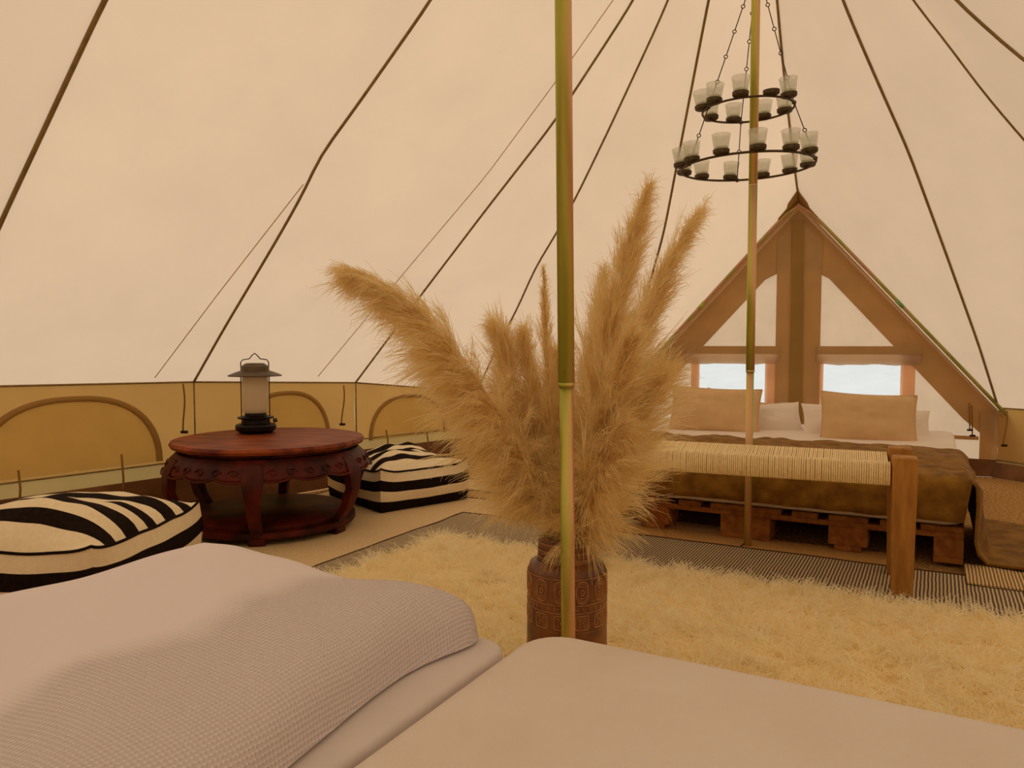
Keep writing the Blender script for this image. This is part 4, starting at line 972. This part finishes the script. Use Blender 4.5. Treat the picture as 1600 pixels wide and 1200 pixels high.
# ------------------------------------------------------------------ pampas plumes
VM = vc + UP*0.34
def catmull(P, n):
    P = np.asarray(P, float); Q = np.vstack([2*P[0]-P[1], P, 2*P[-1]-P[-2]]); out = []
    m = len(P)-1
    for t in np.linspace(0, m-1e-6, n):
        i = int(t); f = t-i; a, b, c, d = Q[i], Q[i+1], Q[i+2], Q[i+3]
        out.append(0.5*((2*b)+(-a+c)*f+(2*a-5*b+4*c-d)*f*f+(-a+3*b-3*c+d)*f**3))
    return np.array(out)
def plume(label, img, ys, t0, nb, ns, Lmax, spread, droop=0.05, m='plume', prof=None, width=0.0011, stem_r=0.0028, side=None, jit=0.012, grav=(0, 0, -1)):
    """img: image points of the centre line, ys: depth of each; fluff runs from t0 to the tip"""
    if m == 'plume': nb, ns, spread = int(nb*1.25), int(ns*1.25), spread*1.1
    pts = np.array([at_y(u, v, y) for (u, v), y in zip(img, ys)])
    pts = np.vstack([VM - UP*0.14 + (pts[0]-VM)*V3(0.2, 0.2, 0), pts]); Lc = catmull(pts, 60)
    o = empty('pampas_plume', VM, 0, label, 'dried grass', 'dried pampas plumes in the vase'); Lr = Lc - VM
    MB().tube(Lr, np.linspace(stem_r, stem_r*0.35, 60), 6).build('stem', M['stem'], o)
    T = np.gradient(Lr, axis=0); T /= np.linalg.norm(T, axis=1)[:, None]
    t = t0 + (1-t0)*RNG.beta(1.0, 1.35, nb); idx = np.clip(t*59, 0, 58.99); i0 = idx.astype(int); f = (idx-i0)[:, None]
    root = Lr[i0]*(1-f) + Lr[i0+1]*f; tan = T[i0]
    rnd = RNG.normal(size=(nb, 3)); rad = rnd - tan*(rnd*tan).sum(1)[:, None]; rad /= np.linalg.norm(rad, axis=1)[:, None]
    if side is not None: rad = rad*0.75 + np.asarray(side)[None]*0.6; rad /= np.linalg.norm(rad, axis=1)[:, None]
    k = (t-t0)/(1-t0); pf = np.interp(k, *(prof or ([0, 0.12, 0.4, 0.75, 1], [0.6, 0.95, 1.0, 0.70, 0.24])))
    L = 1.5*Lmax*pf*RNG.uniform(0.5, 1.2, nb)*np.where(RNG.random(nb) < 0.10, 1.35, 1.0); al = np.radians(spread)*RNG.uniform(0.3, 1.25, nb)*(1.15-0.85*k)
    d = tan*np.cos(al)[:, None] + rad*np.sin(al)[:, None]
    S = 5; s = np.linspace(0, 1, S)
    g = np.asarray(grav, float)
    B = root[:, None] + d[:, None]*L[:, None, None]*s[None, :, None] + (g[None, None]*(droop*pf*RNG.uniform(0.5, 1.5, nb))[:, None, None])*(s**2)[None, :, None]
    # strands: sit along a branchlet, fan out
    bi = np.repeat(np.arange(nb), ns); N_ = len(bi); st = RNG.uniform(0.0, 0.75, N_); ln_ = RNG.uniform(0.25, 0.5, N_)
    q = np.clip(st[:, None] + ln_[:, None]*np.linspace(0, 1, 4)[None], 0, 1.0); qi = q*(S-1); q0 = np.minimum(qi.astype(int), S-2); qf = (qi-q0)[..., None]
    C = B[bi[:, None], q0]*(1-qf) + B[bi[:, None], q0+1]*qf
    off = RNG.normal(0, 1, (N_, 1, 3))*np.array([0.15, 0.45, 0.7, 0.95])[None, :, None]*jit
    C = C + off; C[:, :, :] += g[None, None]*(np.array([0, 0.1, 0.4, 1.0])*0.010)[None, :, None]
    Vv, Qq = ribbons(C, RNG.uniform(0.7, 1.3, N_)*width, 0.35); fl_ = np_mesh('fluff', Vv, Qq, M[m], o); tag(fl_, kind='stuff')
    return o
Y0 = 1.72
plume('large golden pampas plume arching far left over the table side', [(872, 842), (838, 760), (775, 640), (700, 540), (624, 464), (554, 424)], [Y0, 1.72, 1.69, 1.65, 1.62, 1.60], 0.25, 520, 26, 0.125, 34, 0.06, side=(-0.6, 0, -0.6))
plume('drooping golden pampas plume low on the left side', [(868, 842), (818, 745), (762, 650), (714, 580), (668, 528)], [Y0, 1.74, 1.75, 1.76, 1.77], 0.24, 380, 26, 0.125, 32, 0.07, side=(-0.5, 0, -0.5))
plume('thick golden pampas plume just left of the near pole', [(874, 842), (838, 740), (806, 640), (790, 560), (776, 520)], [Y0, 1.78, 1.82, 1.85, 1.86], 0.20, 380, 24, 0.115, 27, 0.03)
plume('short feathery pampas plume left of the slim upright one', [(876, 842), (850, 720), (828, 600), (818, 520)], [Y0, 1.80, 1.84, 1.86], 0.20, 300, 22, 0.105, 26, 0.02)
plume('slim upright pampas plume close beside the near pole', [(880, 842), (866, 720), (856, 565), (849, 418)], [Y0, 1.76, 1.80, 1.82], 0.25, 260, 20, 0.075, 17, 0.0, jit=0.006)
plume('tall golden pampas plume rising right of the near pole', [(896, 842), (920, 720), (945, 560), (974, 424), (1010, 300)], [Y0, 1.74, 1.72, 1.70, 1.68], 0.20, 460, 26, 0.12, 24, 0.012)
plume('golden pampas plume leaning right with a long pointed tip', [(900, 842), (940, 720), (988, 560), (1034, 434), (1092, 332)], [Y0, 1.76, 1.80, 1.83, 1.86], 0.22, 440, 26, 0.115, 25, 0.015, side=(0.3, 0, -0.15))
plume('inner pampas plume hugging the right side of the near pole', [(892, 842), (908, 700), (925, 540), (945, 420)], [Y0, 1.80, 1.84, 1.86], 0.22, 300, 22, 0.085, 22, 0.0)
plume('pampas plume fanning long wisps toward the pillows', [(900, 842), (940, 750), (985, 660), (1030, 590)], [Y0, 1.72, 1.70, 1.68], 0.22, 300, 22, 0.135, 42, 0.02, side=(0.5, 0, 0.0), jit=0.014)
plume('bushy pampas plume drooping right over the vase rim', [(900, 846), (925, 770), (950, 700), (975, 650)], [Y0, 1.68, 1.65, 1.63], 0.16, 340, 26, 0.10, 48, 0.06, side=(0.2, -0.2, -0.3))
plume('dense low pampas plume filling behind the near pole', [(886, 842), (880, 740), (872, 640), (866, 560)], [Y0, 1.80, 1.86, 1.90], 0.18, 360, 24, 0.12, 32, 0.02)
plume('bushy middle pampas plume right of the near pole', [(896, 842), (930, 700), (962, 600), (990, 520)], [Y0, 1.70, 1.66, 1.64], 0.20, 360, 26, 0.12, 34, 0.04)
plume('sparse russet grass leaves drooping toward the pallet bed', [(902, 842), (940, 770), (985, 745), (1035, 790)], [Y0, 1.80, 1.90, 1.98], 0.30, 60, 5, 0.16, 20, 0.06, m='plumedark', jit=0.010, width=0.0013)
plume('sparse russet grass tips drooping low on the left', [(868, 842), (822, 780), (775, 735), (725, 712)], [Y0, 1.80, 1.88, 1.95], 0.35, 50, 6, 0.08, 22, 0.02, m='plumedark', jit=0.008, width=0.0012)
